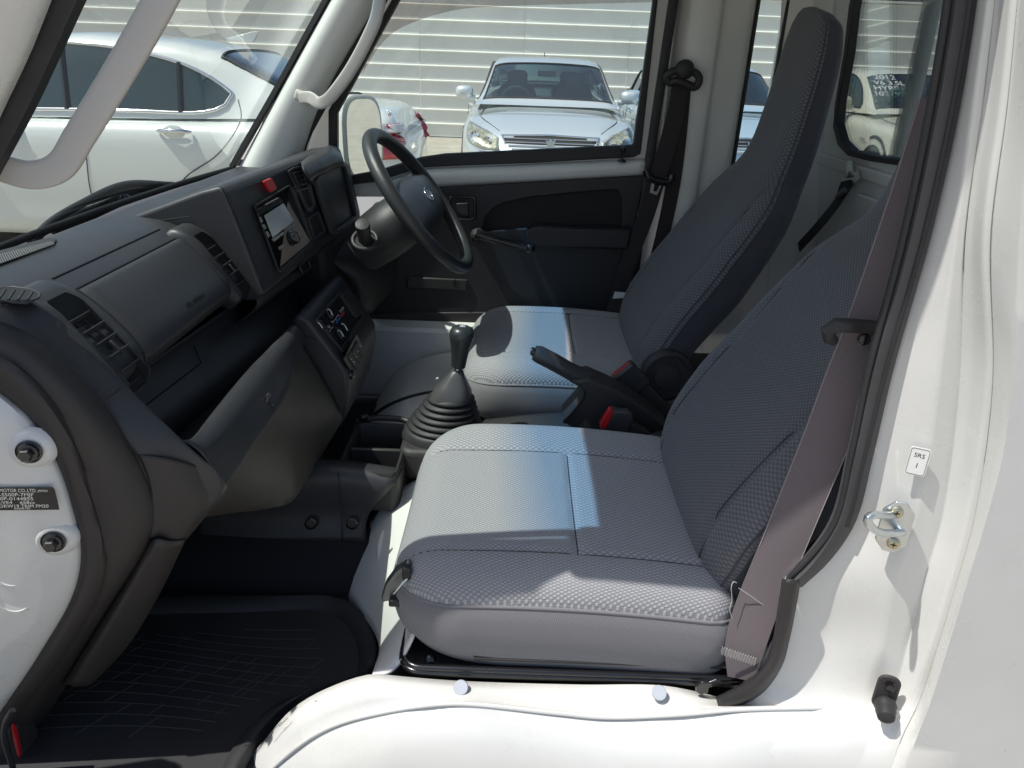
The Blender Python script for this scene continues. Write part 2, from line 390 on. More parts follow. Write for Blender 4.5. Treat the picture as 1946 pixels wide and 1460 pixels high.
tube('window_crank', onY(Z(2, [(985, 1235), (1030, 1250), (1110, 1275), (1200, 1300), (1262, 1312)]), DY-.05), [.013, .015, .011, .010, .009], BLACK_G, door, 12, n=None)
lathe('crank_knob', [(.008, 0), (.013, .006), (.013, .022), (.006, .028)], PY(*Z(2, [(1272, 1305)])[0], DY-.035), (0, -1, 0), BLACK_G, door, 16)
lathe('crank_hub', [(.022, 0), (.020, .012), (.010, .03)], PY(*Z(2, [(995, 1240)])[0], DY-.014), (0, -1, 0), BLACK2, door, 18)
lathe('lock_knob', [(.012, 0), (.011, .004), (.004, .006), (.0038, .022), (.0065, .027), (.0065, .036), (.003, .039)], PY(*Z(2, [(1756, 855)])[0], DY-.016), (0, 0, 1), BLACK_G, door, 16)
prism('speaker_panel', onY(Z(5, [(1290, 960), (1700, 980), (1690, 1050), (1290, 1040)]), DY-.022), (0, .008, 0), BLACK2, door, .004)
for q in ((1305, 1000), (1612, 1000)):
    p0 = PY(*Z(5, [q])[0], DY-.024); box('clip', p0, (.008, .008, .022), BLACK_G, door, None, .003)
prism('lower_trim', onY([(560, 596), (1172, 592), (1160, 650), (560, 655)], DY-.018), (0, .02, 0), BLACK2, T, .004)
# smoked rain visor outside the far window
skin('rain_visor', [onY(Z(2, [(380, 400), (480, 240), (560, 165), (720, 95), (900, 50), (1100, 35), (1930, 12)]), DY+.05),
                    onY(Z(2, [(450, 200), (560, 90), (640, 20), (760, -40), (900, -70), (1100, -90), (1950, -110)]), DY+.055),
                    onY(Z(2, [(560, -30), (640, -120), (720, -190), (800, -230), (900, -250), (1100, -260), (1970, -270)]), DY+.035)], VISOR, door, 40, 4, 0)
# weatherstrips of the far doorway
ribbon('door_weatherstrip', onY(Z(2, [(45, 850), (70, 740), (150, 580), (290, 340), (430, 90), (600, -220)]), .635), (1, .2, .5), .030, .018, RUBBER, T, 40)
ribbon('door_weatherstrip', [V(.345, .650, .70), V(.352, .650, 1.1), V(.364, .650, 1.4), V(.376, .645, 1.68)], (1, 0, 0), .022, .02, RUBBER, T, 20)
# far B-pillar, quarter panel with window, rear wall
pil = [(.34, .715), (.385, .712), (.405, .668), (.428, .645), (.470, .640), (.492, .645), (.500, .662), (.545, .668), (.575, .672), (.590, .690)]
skin('side_pillar', [[V(x, y, z) for z in (.45, .8, 1.2, 1.7)] for x, y in pil], WHITE_IN, T, 10, 3, .004)
qh = [V(x, .688, z) for x, z in rrect(.598, .664, 1.08, 1.62, .025)]
qs = [V(x, .680, z) for x, z in rrect(.590, .672, 1.07, 1.63, .03)]
qp = plate('quarter_panel', [V(.58, .688, .45), V(.83, .688, .45), V(.78, .688, 1.7), V(.58, .688, 1.7)], [qh], (0, .02, 0), WHITE_IN, T)
plate('quarter_window_seal', qs, [[V(p.x, .680, p.z) for p in qh]], (0, .012, 0), RUBBER, qp, .002)
prism('quarter_window', [V(p.x, .694, p.z) for p in qs], (0, .004, 0), GLASS_S, qp)
RO, RN = V(.80, 0, 1.2), V(1, 0, .13).normalized(); RD = V(-.13, 0, 1).normalized()
def rw(y, z, d=0.0):
    """point on the leaning rear wall at width y, height z, pushed d into the cab"""
    p = V(.80-.13*(z-1.2), y, z); return p - RN*d
half = [PLN(*p, RO, RN) for p in Z(3, [(1150, 30), (1125, 250), (1085, 480), (1076, 590), (1097, 672), (1145, 724), (1250, 750), (1385, 770)])]
hl = [(p.y, p.z) for p in half]
zt = 1.60; yl = hl[0][0]
hl = [(yl-.06, zt), (yl-.015, zt-.02), (yl, zt-.07)]+hl
full = hl + [(-.55*0-y, z) for y, z in hl[::-1]]
inner = [(y*.965, 1.39+(z-1.39)*.925) for y, z in full]
rwall = plate('rear_wall', [rw(-.70, .45), rw(.70, .45), rw(.70, 1.72), rw(-.70, 1.72)], [[rw(y, z) for y, z in full]], RN*.02, WHITE_IN, T)
plate('rear_window_seal', [rw(y*1.01, z, .008) for y, z in full], [[rw(y, z, .008) for y, z in inner]], RN*.02, RUBBER, rwall, .004)
prism('rear_window', [rw(y*.99, z, -.006) for y, z in full], RN*.004, GLASS_S, rwall)
def wall_panel(name, y0, y1, z0, z1, d, r=.02):
    o = prism(name, [rw(y, z, 0) for y, z in rrect(y0, y1, z0, z1, r)], RN*-d, WHITE_IN, rwall, .008); return o
wall_panel('pressed_rib', .12, .36, .72, 1.135, .012, .03); wall_panel('pressed_rib', -.40, .06, .72, 1.135, .012, .03)
wall_panel('pressed_rib', -.62, .63, 1.165, 1.195, .010, .012)
skin('corner_pillar', [[rw(.60, z, -.002) for z in (.5, .9, 1.3, 1.68)], [rw(.63, z, .02) for z in (.5, .9, 1.3, 1.68)], [rw(.66, z, .035) for z in (.5, .9, 1.3, 1.68)], [rw(.69, z, .10) for z in (.5, .9, 1.3, 1.68)]], WHITE_IN, T, 10, 5, .004)
tube('guard_frame_post', [PX(1697, 330, .90), PX(1712, 270, .90), PX(1745, 130, .90), PX(1782, -40, .90), PX(1800, -130, .90)], .020, mat('guard_frame_paint', (.42, .44, .44), .4, var=.08), T, 16)
# far-side lower cab: sill, wheel house
skin('inner_sill', [[V(-.75, y, z), V(0, y, z), V(.42, y, z)] for y, z in [(.62, .42), (.612, .565), (.606, .585), (.606, .625), (.600, .640), (.600, .655), (.632, .664), (.66, .668)]], WHITE_IN, T, 8, 3, .003, lin=True, sharp=20)
# wheel house under the driver seat: curved riser
rows = []
for i in range(25):
    a = R(92*i/24); r_ = .235
    rows.append([V(-.12-.28*math.cos(a), .13+.47*k/8, .42+.17*math.sin(a)+.012*math.sin(math.pi*k/8)) for k in range(9)])
rows.append([V(.02, .13+.47*k/8, .58) for k in range(9)])
grid('wheel_house', rows, WHITE_IN, T)
tube('wheel_house_seam', [V(-.12-.287*math.cos(R(a)), .30, .425+.175*math.sin(R(a))) for a in range(4, 84, 5)], .006, RUBBER, T, 8)
# floor
box('cab_floor', (-.22, -.09, .40), (1.34, 1.47, .03), CARPET, T, None, .004)
# passenger side riser in front of the seat
skin('seat_riser', [onY([(640, 1075, -.17), (660, 1137, -.28), (700, 1182, -.38), (722, 1230, -.50), (708, 1284, -.63)]),
                    onY([(690, 1010, -.14), (712, 1075, -.27), (738, 1140, -.40), (746, 1205, -.52), (738, 1280, -.625)]),
                    onY([(745, 940, -.10), (775, 1000, -.24), (785, 1085, -.38), (770, 1175, -.52), (757, 1265, -.61)]),
                    [V(-.02, -.10, .655), V(-.05, -.24, .645), V(-.08, -.38, .638), V(-.12, -.52, .632), V(-.13, -.60, .625)]], WHITE_IN, T, 26, 6, .004)
for k in range(4):
    tube('pressed_dimple', onY([(728+17*k, 1010-10*k, -.20+.012*k), (722+18*k, 1040-6*k, -.235+.012*k), (720+19*k, 1072-2*k, -.275+.012*k)]), [.004, .008, .003], WHITE_IN, T, 10)
# near door sill, flowing down to the step in front
S0 = [(380, 1580), (456, 1462), (506, 1406), (555, 1350), (617, 1312), (707, 1283), (757, 1287), (870, 1296), (1100, 1302), (1250, 1303), (1330, 1318), (1400, 1335)]
S1 = [(410, 1590), (480, 1478), (530, 1420), (580, 1372), (640, 1340), (716, 1316), (770, 1318), (870, 1324), (1070, 1342), (1220, 1348), (1310, 1342), (1390, 1345)]
S2 = [(440, 1590), (508, 1470), (560, 1424), (604, 1394), (655, 1372), (720, 1356), (790, 1344), (870, 1338), (1060, 1356), (1152, 1364), (1300, 1358), (1390, 1350)]
S3 = [(450, 1600), (520, 1480), (570, 1434), (615, 1404), (662, 1382), (725, 1366), (792, 1355), (870, 1350), (1060, 1368), (1152, 1377), (1302, 1372), (1392, 1362)]
S4 = [(470, 1640), (540, 1520), (590, 1470), (640, 1440), (690, 1420), (740, 1404), (800, 1395), (880, 1390), (1060, 1404), (1152, 1410), (1310, 1404), (1400, 1390)]
S5 = [(520, 1800), (600, 1640), (640, 1580), (690, 1550), (740, 1530), (780, 1520), (830, 1510), (900, 1500), (1060, 1500), (1152, 1500), (1310, 1490), (1420, 1470)]
S6 = [(560, 1950), (640, 1850), (680, 1800), (720, 1780), (770, 1770), (810, 1760), (850, 1750), (920, 1750), (1060, 1750), (1152, 1750), (1310, 1740), (1440, 1720)]
sill_c = [onY(S0, -.632), onY(S1, -.660), onY([(p[0], p[1]-2) for p in S2], -.672), onY(S2, -.676), onY(S3, -.680), onY(S4, -.700), onY(S5, -.728), onY(S6, -.738)]
for c_, d_ in zip(sill_c, (.02, .02, .02, .02, .02, .03, .03, .03)): c_.append(c_[-1]+V(.16, d_*.6, .0))
skin('door_sill', sill_c, WHITE, T, 70, 4, .004)
tube('sill_flange', [p+V(0, -.001, .002) for p in sill_c[3][1:]], .0035, WHITE, T, 8, n=60)
for q in ((876, 1307), (1252, 1317)):
    lathe('sill_plug', [(.0005, .004), (.0095, .004), (.0105, .0015), (.0105, 0)], PY(q[0], q[1], -.648)+V(0, -.001, .001), (.02, -.62, .78), PLUG, T, 24, 1.0)
# near rear door pillar: jamb, grooves, outer skin
JY = [-.625, -.632, -.640, -.665, -.667, -.700, -.702, -.735, -.738]
JYR = {1340: [-.640, -.650, -.662, -.675, -.68, -.70, -.702, -.735, -.738], 1400: [-.703, -.703, -.704, -.706, -.707, -.715, -.717, -.736, -.739], 1500: [-.731, -.731, -.731, -.7315, -.732, -.733, -.734, -.738, -.740], 1720: [-.7405, -.7405, -.7405, -.7405, -.7405, -.739, -.739, -.740, -.742]}
JT = [(-160, [1826, 1874, 1880, 1900, 1910, 1942, 1952, 1990, 2500]), (0, [1804, 1848, 1856, 1880, 1893, 1926, 1936, 1975, 2450]), (200, [1772, 1815, 1826, 1852, 1870, 1905, 1916, 1962, 2400]),
      (450, [1720, 1758, 1772, 1817, 1836, 1872, 1884, 1945, 2400]), (704, [1654, 1685, 1712, 1786, 1827, 1879, 1889, 1928, 2300]), (860, [1622, 1645, 1680, 1765, 1812, 1862, 1875, 1908, 2300]),
      (1000, [1586, 1612, 1650, 1735, 1788, 1835, 1850, 1872, 2300]), (1100, [1491, 1519, 1590, 1700, 1758, 1808, 1822, 1842, 2300]), (1220, [1466, 1494, 1570, 1678, 1728, 1772, 1786, 1806, 2300]),
      (1340, [1385, 1432, 1540, 1640, 1690, 1732, 1746, 1768, 2250]), (1400, [1390, 1420, 1520, 1610, 1655, 1702, 1716, 1744, 2230]), (1500, [1400, 1430, 1500, 1570, 1615, 1665, 1680, 1705, 2200]), (1720, [1430, 1440, 1480, 1530, 1570, 1610, 1625, 1640, 2200])]
jc = [[PY(r[1][k], r[0], JYR.get(r[0], JY)[k]) for r in JT] for k in range(9)]
jrs = [cr_spline(c, 90) for c in jc]
jrows = []
for i in range(90):
    jrows.append([]);
    for k in range(8):
        for s in range(5):
            f = s/5; f = f if k == 7 else f*f*(3-2*f)
            q = jrs[k][i].lerp(jrs[k+1][i], f)
            jrows[-1].append(q)
    jrows[-1].append(jrs[8][i])
jamb = grid('rear_door_pillar', jrows, WHITE, T, sharp=80); solid(jamb, .004, 0)
# weatherstrip and black corner trim on it
ws = onY([(1839, -150), (1828, -20), (1794, 190), (1740, 445), (1670, 704), (1635, 860), (1601, 990), (1552, 1062), (1508, 1104)], -.640)
ribbon('door_weatherstrip', ws, [V(1, .25, 0), V(1, .25, 0), V(1, .25, 0), V(1, .25, .1), V(1, .25, .2), V(1, .25, .25), V(1, .25, .4), V(1, .25, .5), V(1, .25, .5)], .024, .016, SEAL, T, 60)
tubes('weatherstrip_lip', [(cr_spline(onY([(1858, -150), (1846, -20), (1812, 190), (1756, 445), (1683, 704), (1644, 860), (1610, 1000)], -.648), 50), .0035)], RUBBER, T)
tubes('weatherstrip_lip', [(cr_spline(onY([(1818, -150), (1804, -20), (1770, 190), (1718, 445), (1651, 704), (1619, 860), (1583, 1000), (1498, 1102)], -.645), 50), .004)], RUBBER, T)
def ctr(a, b, y): return skin('corner_trim', [onY(a, y+.012), onY([(p[0]*.75+q[0]*.25, p[1]*.75+q[1]*.25) for p, q in zip(a, b)], y-.008), onY([(p[0]*.3+q[0]*.7, p[1]*.3+q[1]*.7) for p, q in zip(a, b)], y-.008), onY(b, y+.010)], BLACK2, T, 40, 5, .004)
ctr([(1489, 1100), (1480, 1160), (1471, 1216), (1452, 1268), (1410, 1302), (1362, 1326)], [(1519, 1104), (1509, 1160), (1497, 1218), (1482, 1268), (1440, 1322), (1367, 1358)], -.652)
# striker, bump stop, sticker
def jn(px, py, y):
    return PY(px, py, y)
st = jn(1700, 1000, -.672)
M = axis_frame((-.35, -.93, .05), (0, 0, 1))
sp_ = [st+M @ V(a*.034, b*.017, .0) for a, b in [(1, -.35), (1, .35), (.62, 1), (-.62, 1), (-1, .35), (-1, -.35), (-.62, -1), (.62, -1)]]
strk = prism('door_striker', sp_, M @ V(0, 0, .004), ZINC, T, .001)
tube('striker_loop', onY(Z(9, [(1338, 290, -.676), (1300, 292, -.690), (1245, 290, -.712), (1222, 306, -.716), (1238, 342, -.712), (1285, 370, -.698), (1335, 374, -.690), (1388, 368, -.676)])), .0046, ZINC, strk, 12, n=44)
for s in (1, -1):
    c = st+M @ V(.021*s, .003*s, .004)
    lathe('screw', [(.0075, 0), (.0075, .002), (.005, .004)], c, M @ V(0, 0, 1), mat('brass_screw', (.55, .50, .36), .35, metal=1), strk, 18)
    boxes('screw_slot', [(c+M @ V(0, 0, .0042), (.0065, .0012, .0006), M), (c+M @ V(0, 0, .0043), (.0012, .0065, .0006), M)], VOID, strk)
bs = jn(1686, 1312, -.690)
bp_ = [bs+M @ V(x, y, .0) for x, y in rrect(-.030, .026, -.013, .015, .012)]
bst = prism('bump_stop', bp_, M @ V(0, 0, .005), BLACK2, T, .002)
lathe('rubber_buffer', [(.013, 0), (.014, .006), (.012, .010), (.0125, .014), (.0105, .024), (.005, .028)], bs+M @ V(-.017, -.001, .004), M @ V(-.15, 0, 1), RUBBER, bst, 22)
lathe('hex_bolt', [(.0085, 0), (.0085, .0015), (.0058, .0016), (.0058, .006), (.003, .0065)], bs+M @ V(.012, 0, .005), M @ V(0, 0, 1), BMETAL, bst, 6, sharp=10)
so = jn(1744, 877, -.6695)
M2 = axis_frame((-.42, -.905, .02), (1, 0, 0))
stk = prism('warning_sticker', [so+M2 @ V(x, y, .0) for x, y in rrect(-.0105, .0105, -.0175, .0175, .003)], M2 @ V(0, 0, .0012), PAPER, T)
tube('sticker_border', [so+M2 @ V(x, y, .0013) for x, y in rrect(-.0093, .0093, -.0163, .0163, .0025)], .00025, VOID, stk, 6, True)
text('sticker_text', 'SRS', .0075, so+M2 @ V(0, .0055, .0013), M2 @ V(1, -.05, 0), M2 @ V(0, 1, 0), VOID, stk, .0001, 'CENTER')
text('sticker_text', 'I', .0085, so+M2 @ V(0, -.0075, .0013), M2 @ V(1, -.05, 0), M2 @ V(0, 1, 0), VOID, stk, .0001, 'CENTER')
# ================================================================ windscreen and front pillars
rows = []
for i in range(25):
    t = i/24; row = []
    for j in range(33):
        y = -.625+1.25*j/32; b = 1-(y/.625)**2
        row.append(V(-.785+.435*t - .035*b, y, 1.095+.605*t+.012*math.sin(math.pi*t)))
    rows.append(row)
grid('windscreen', rows, GLASS_W, T)
ribbon('windscreen_gasket', [V(-.783, .615, 1.10), V(-.64, .612, 1.30), V(-.42, .602, 1.61), V(-.35, .595, 1.69)], (.2, 1, .0), .018, .012, RUBBER, T, 20)
ribbon('windscreen_gasket', [V(-.783, -.625, 1.10), V(-.64, -.622, 1.30), V(-.42, -.612, 1.61), V(-.35, -.605, 1.69)], (.2, 1, .0), .018, .012, RUBBER, T, 20)
tube('windscreen_gasket', [r for r in rows[0][::4]], .007, VOID, T, 8)
def pillar(s):
    a = lambda x, y, z: V(x, y*s, z)
    prof = [[a(-.79, .62, 1.06), a(-.64, .615, 1.285), a(-.42, .605, 1.60), a(-.34, .60, 1.71)],
            [a(-.76, .585, 1.05), a(-.615, .582, 1.275), a(-.40, .572, 1.585), a(-.32, .57, 1.70)],
            [a(-.70, .585, 1.02), a(-.57, .588, 1.255), a(-.385, .583, 1.53), a(-.29, .58, 1.68)],
            [a(-.66, .615, .98), a(-.545, .622, 1.25), a(-.39, .622, 1.485), a(-.265, .62, 1.67)],
            [a(-.66, .66, .95), a(-.545, .665, 1.25), a(-.40, .665, 1.485), a(-.27, .66, 1.68)]]
    return skin('front_pillar', prof, WHITE_IN if s > 0 else WHITE, T, 24, 5, .004)
pillar(1)
# near front pillar: outer face, weatherstrip, hinge jamb below
NFP = skin('front_pillar', [onY([(-600, 640), (-430, 350), (-300, 130), (-230, -10), (-140, -200), (-40, -420)], -.72), onY([(-270, 660), (-80, 360), (0, 200), (52, 92), (100, -30), (200, -230), (300, -450)], -.655), onY([(-260, 700), (-60, 330), (-10, 215), (52, 80), (92, -20), (190, -230), (300, -470)], -.634)], WHITE, T, 24, 4, .004)
ribbon('door_weatherstrip', onY([(-210, 640), (-40, 300), (22, 180), (72, 70), (112, -20), (215, -240), (330, -480)], -.628), [V(.8, .12, -.6)]*7, .040, .020, RUBBER, T, 40)
def ghandle(pts, y, r):
    pp = cr_spline(onY(pts, y), 70); rows = []
    for i, p in enumerate(pp):
        t = (pp[min(i+1, 69)]-pp[max(i-1, 0)]).normalized(); w = t.cross(V(0, 1, 0))
        w = w.normalized() if w.length > .15 else V(0, 0, 1); n_ = t.cross(w).normalized()
        rows.append([p+w*(r*1.15*math.copysign(abs(math.cos(a))**.55, math.cos(a)))+n_*(r*.42*math.copysign(abs(math.sin(a))**.55, math.sin(a))) for a in [k*math.pi/12 for k in range(24)]])
    return grid('grab_handle', rows, GREY_TRIM, T, cu=True, cap=True, sharp=70)
gh = ghandle([(-120, 262, -.63), (-60, 290, -.615), (0, 318, -.611), (60, 333, -.611), (112, 318, -.611), (152, 258, -.611), (210, 165, -.611), (272, 60, -.611), (318, -25, -.611), (385, -170, -.612), (415, -260, -.625)], None, .0128)
gh2 = ghandle([(570, 186, .575), (590, 186, .555), (605, 196, .545), (622, 190, .535), (640, 170, .53), (668, 130, .53), (700, 70, .53), (716, 30, .53), (722, -20, .53), (712, -70, .55), (700, -90, .575)], None, .0130)
box('handle_foot', PY(580, 186, .583), (.055, .02, .03), GREY_TRIM, gh2, Matrix.Rotation(R(20), 3, 'Y'), .008)
lathe('screw_hole', [(.0058, 0), (.0058, .002), (.002, .0022)], PY(576, 186, .5725), (0, -1, .1), VOID, gh2, 16)

# scuffs and sealer beads on the step
SCUFF = mat('scuff_mark', (.10, .10, .095), .7)
for a in ([(1600, 1035, -.650), (1650, 1022, -.650), (1700, 1010, -.650)], [(1610, 1030, -.650), (1690, 1018, -.650)], [(1455, 1053, -.644), (1490, 1048, -.645), (1530, 1042, -.646)], [(1240, 1215, -.652), (1260, 1190, -.652), (1300, 1150, -.650)], [(1290, 1170, -.653), (1330, 1130, -.651)]):
    tubes('scuff', [(cr_spline(onY(Z(6, a)), 8), .0005)], SCUFF, bpy.data.objects['door_sill'], 5)
# the passenger door, swung wide open forward of the doorway
OA = V(-.80, -.745, 0); OD = V(-.28, -.96, 0).normalized(); OT = V(.96, -.28, 0)*.05
def dp(u, z, t=0): return OA+OD*u+V(0, 0, z)+OT*(t/.05)
pd = prism('passenger_door', [dp(u, z) for u, z in ((0, .48), (.10, .42), (.95, .42), (1.04, .50), (1.06, 1.12), (0, 1.06))], OT*-1, WHITE, T, .012)
tube('door_window_frame', [dp(.02, 1.05, -.025), dp(.16, 1.22, -.025), dp(.40, 1.50, -.025), dp(.55, 1.64, -.025), dp(.70, 1.68, -.025), dp(.98, 1.68, -.025), dp(1.03, 1.62, -.025), dp(1.05, 1.10, -.025)], .022, WHITE, pd, 12, n=50)
prism('window_glass', [dp(u, z, -.026) for u, z in ((.03, 1.05), (.17, 1.22), (.41, 1.49), (.56, 1.63), (.98, 1.66), (1.04, 1.10))], OT*.08, GLASS_S, pd)
prism('door_trim', [dp(u, z, .001) for u, z in ((.08, .56), (.14, .50), (.92, .50), (.99, .58), (1.0, 1.02), (.08, .97))], OT*.3, DOORBLK, pd, .006)
prism('armrest', [dp(u, z, .015) for u, z in ((.40, .80), (.90, .82), (.92, .90), (.38, .88))], OT*.8, DOORBLK, pd, .012)
# ================================================================ seats
def outline(x0, x1, y0, y1, rf, rb, n=220):
    pts = []
    for cx, cy, r, a0 in ((x1-rb, y1-rb, rb, 0), (x0+rf, y1-rf, rf, 90), (x0+rf, y0+rf, rf, 180), (x1-rb, y0+rb, rb, 270)):
        for k in range(9):
            a = R(a0+90*k/8); pts.append(V(cx+r*math.cos(a), cy+r*math.sin(a), 0))
    pts.append(pts[0]); return poly_resample(pts, n+1)[:-1]
def seat_cushion(x0, x1, y0, y1, zf, zb, mirror):
    ol = outline(x0, x1, y0, y1, .105, .05); n = len(ol); c = V((x0+x1)/2, (y0+y1)/2, 0)
    sy = [(-.245, -.545)] ; ys = (y0+.075, y1-.12) if not mirror else (y0+.12, y1-.075)
    xs = x0+.27
    def dist(p):
        best = 9.0
        for q, r in zip(ol, ol[1:]+ol[:1]):
            e = r-q; t = max(0, min(1, (p-q).dot(e)/e.length_squared)); dd = (p-q-e*t).length_squared
            if dd < best: best = dd
        return math.sqrt(best)
    def ztop(p, d):
        f = (p.x-x0)/(x1-x0); z = zf+(zb-zf)*f + .012*math.sin(math.pi*min(1, max(0, f)))
        v = (p.y-c.y)/((y1-y0)/2); z += .013*abs(v)**3 - .006*(1-abs(v))
        Rr = .06; dz = 0
        if d < Rr: dz = .052*(1-math.sqrt(max(0, 1-((Rr-d)/Rr)**2)))
        for g in ys:
            if p.x > x0+.02: z -= .005*math.exp(-((p.y-g)/.006)**2)
        if ys[0] < p.y < ys[1]: z -= .005*math.exp(-((p.x-xs)/.006)**2)
        return z-dz
    verts, uv, faces, fm = [], [], [], []
    K = 60
    for i in range(K+1):
        s = 1-(1-i/K)**1.35
        for p in ol:
            q = c.lerp(p, s); d = 0 if i == K else dist(q) if s > .55 else .2
            verts.append(V(q.x, q.y, ztop(q, d))); od = (p-c).normalized(); ex = .052*max(0, 1-d/.06)**2.2; uv.append((q.x+od.x*ex, q.y+od.y*ex))
    for i in range(K):
        for j in range(n):
            a, b = i*n+j, i*n+(j+1) % n; faces.append((a, b, b+n, a+n))
            m_ = (verts[a]+verts[b+n])/2; fm.append(1 if ys[0] < m_.y < ys[1] and m_.x < xs else 0)
    o = mesh('seat_cushion', verts, faces, [CLOTH, CLOTH_FINE], T, True, None, uv, fm=fm)
    seam = verts[K*n:]
    rows = [seam]
    for dz, off in ((.006, .003), (.02, .007), (.05, .007), (.09, .002), (.122, -.010), (.134, -.024), (.137, -.04)):
        rows.append([V(p.x+(c.x-p.x)*-off*4, p.y+(c.y-p.y)*-off*4, p.z-dz*(1-.30*max(0, 1-(p.x-x0)/.16))) for p in seam])
    rr = [r+[r[0]] for r in rows]
    grid('cushion_skirt', rr, MESHCL, o, sharp=None)
    tube('cushion_piping', seam[::2], .0028, MESHCL, o, 8, True)
    thread = mat('seam_thread', (.05, .05, .055), .9) if 'seam_thread' not in bpy.data.materials else bpy.data.materials['seam_thread']
    def zt(x, y): p = V(x, y, 0); return ztop(p, dist(p))
    for g in ys: tube('cushion_seam', [V(x0+.03+(x1-x0-.05)*k/40, g, zt(x0+.03+(x1-x0-.05)*k/40, g)+.0004) for k in range(41)], .0011, thread, o, 6)
    tube('cushion_seam', [V(xs, ys[0]+(ys[1]-ys[0])*k/30, zt(xs, ys[0]+(ys[1]-ys[0])*k/30)+.0004) for k in range(31)], .0011, thread, o, 6)
    return o
def seat_back(dx, yc, wid):
    spine = cr_spline([V(.282+dx, 0, .68), V(.296+dx, 0, .79), V(.335+dx, 0, .88), V(.402+dx, 0, .985), V(.485+dx, 0, 1.118), V(.542+dx, 0, 1.215), V(.571+dx, 0, 1.34), V(.596+dx, 0, 1.515)], 121)
    L = [0.0]
    for a, b in zip(spine, spine[1:]): L.append(L[-1]+(b-a).length)
    tot = L[-1]; n = 96; rows = []; uvs = []; wl = []
    kw = [(0, .215), (.10, .238), (.25, .246), (.38, .236), (.48, .226), (.555, .210), (.595, .184), (.622, .154), (.648, .136), (.68, .129), (.74, .126), (.86, .122), (.93, .116), (.97, .098), (.99, .068), (1.0, .03)]
    kh = [(0, .035), (.08, .058), (.35, .068), (.6, .058), (.72, .048), (.9, .040), (.96, .034), (.985, .024), (1.0, .008)]
    def interp(k, t):
        for (a, va), (b, vb) in zip(k, k[1:]):
            if t <= b:
                f = (t-a)/(b-a); return va+(vb-va)*f
        return k[-1][1]
    def sm(k, t): return sum(interp(k, min(1, max(0, t+e))) for e in (-.02, -.01, 0, .01, .02))/5 if t < .95 else interp(k, t)
    ts = [i/110 for i in range(104)]+[.95+.05*math.sin(i/12*math.pi/2) for i in range(1, 13)]
    ts = sorted(set(ts))
    fm = []
    for t in ts:
        f = t*120; i = min(119, int(f)); p = spine[i].lerp(spine[i+1], f-i); d = (spine[min(i+2, 120)]-spine[max(i-1, 0)]).normalized()
        nf = V(-d.z, 0, d.x); w = sm(kw, t)*wid/.243; h = sm(kh, t); row = []
        for j in range(n+1):
            a = 2*math.pi*j/n; ca, sa = math.cos(a), math.sin(a); e = 2/3.4
            y = w*math.copysign(abs(ca)**e, ca); z = h*math.copysign(abs(sa)**e, sa)
            off = 0.0
            if sa > 0:
                v = y/w; body = max(0, 1-t/.62)
                off = (.020*abs(v)**2.5 - .006)*min(1, body*3)*sa**.3
                g = abs(abs(y) - (.165 if t < .6 else 9))
                off -= .004*math.exp(-(g/.006)**2)
                off += .012*math.exp(-((t-.1)/.1)**2)*(1-v*v)
            row.append(p - nf*h + nf*(z+off) + V(0, yc+y, 0))
        rows.append(row); wl.append(w)
    verts = [p for r in rows for p in r]; faces = []; nc = n+1
    for i in range(len(rows)-1):
        for j in range(n):
            faces.append((i*nc+j, i*nc+j+1, (i+1)*nc+j+1, (i+1)*nc+j)); a = 2*math.pi*(j+.5)/n
            t = ts[i]; y = abs(rows[i][j].y-yc)
            k = 2
            if math.sin(a) > .12: k = 1 if (y < .165*wid/.243 and t < .60) or (y < .07 and t >= .60) else 0
            fm.append(k)
    for i in range(len(rows)):
        uu = 0.0
        for j in range(nc):
            if j: uu += (rows[i][j]-rows[i][j-1]).length
            uvs.append((rows[i][j].y if math.sin(2*math.pi*j/n) > .12 else uu, ts[i]*tot))
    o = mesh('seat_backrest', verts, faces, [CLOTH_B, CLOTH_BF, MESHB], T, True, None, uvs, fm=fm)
    # seam welts: edge of the front panel and the two long stitch lines
    for s in (1, -1):
        ed = []
        for i, t in enumerate(ts):
            if t > .985: continue
            j = int(round((.045 if s > 0 else .455)*n)); ed.append(rows[i][j])
        tube('backrest_piping', ed[::2], .0018, MESHB, o, 8)
        sl = []
        for i, t in enumerate(ts):
            if t > .56: break
            j = min(range(2, n//2-1), key=lambda q: abs(rows[i][q].y-yc-s*.165*wid/.243)); sl.append(rows[i][j].copy())
            sl[-1].y = yc+s*.165*wid/.243
        tube('backrest_seam', sl[4::2], .0010, bpy.data.materials['seam_thread'], o, 6)
    return o
c1 = seat_cushion(-.165, .335, -.618, -.125, .738, .725, False)
c2 = seat_cushion(-.118, .385, .118, .612, .738, .725, True)
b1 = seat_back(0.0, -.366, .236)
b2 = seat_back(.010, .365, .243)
tag(c1, 'passenger seat cushion with sunlight and a blue tint band across it'); tag(c2, 'driver seat cushion with the shadow of the steering wheel on it')
# recliner covers
def recliner(y, x):
    lathe('recliner_cover', [(.062, 0), (.060, .012), (.050, .018), (.048, .013), (.030, .013), (.028, .02), (.012, .022)], V(x, y, .745), (0, -1, .1), BLACK2, b2, 30)
recliner(.118, .352)
skin('recliner_cover', [[V(.27, -.128, .70), V(.31, -.128, .715), V(.36, -.128, .74)], [V(.265, -.085, .685), V(.31, -.08, .70), V(.37, -.085, .725)], [V(.27, -.07, .66), V(.32, -.07, .675), V(.38, -.075, .70)]], BLACK2, b1, 12, 4, .006)
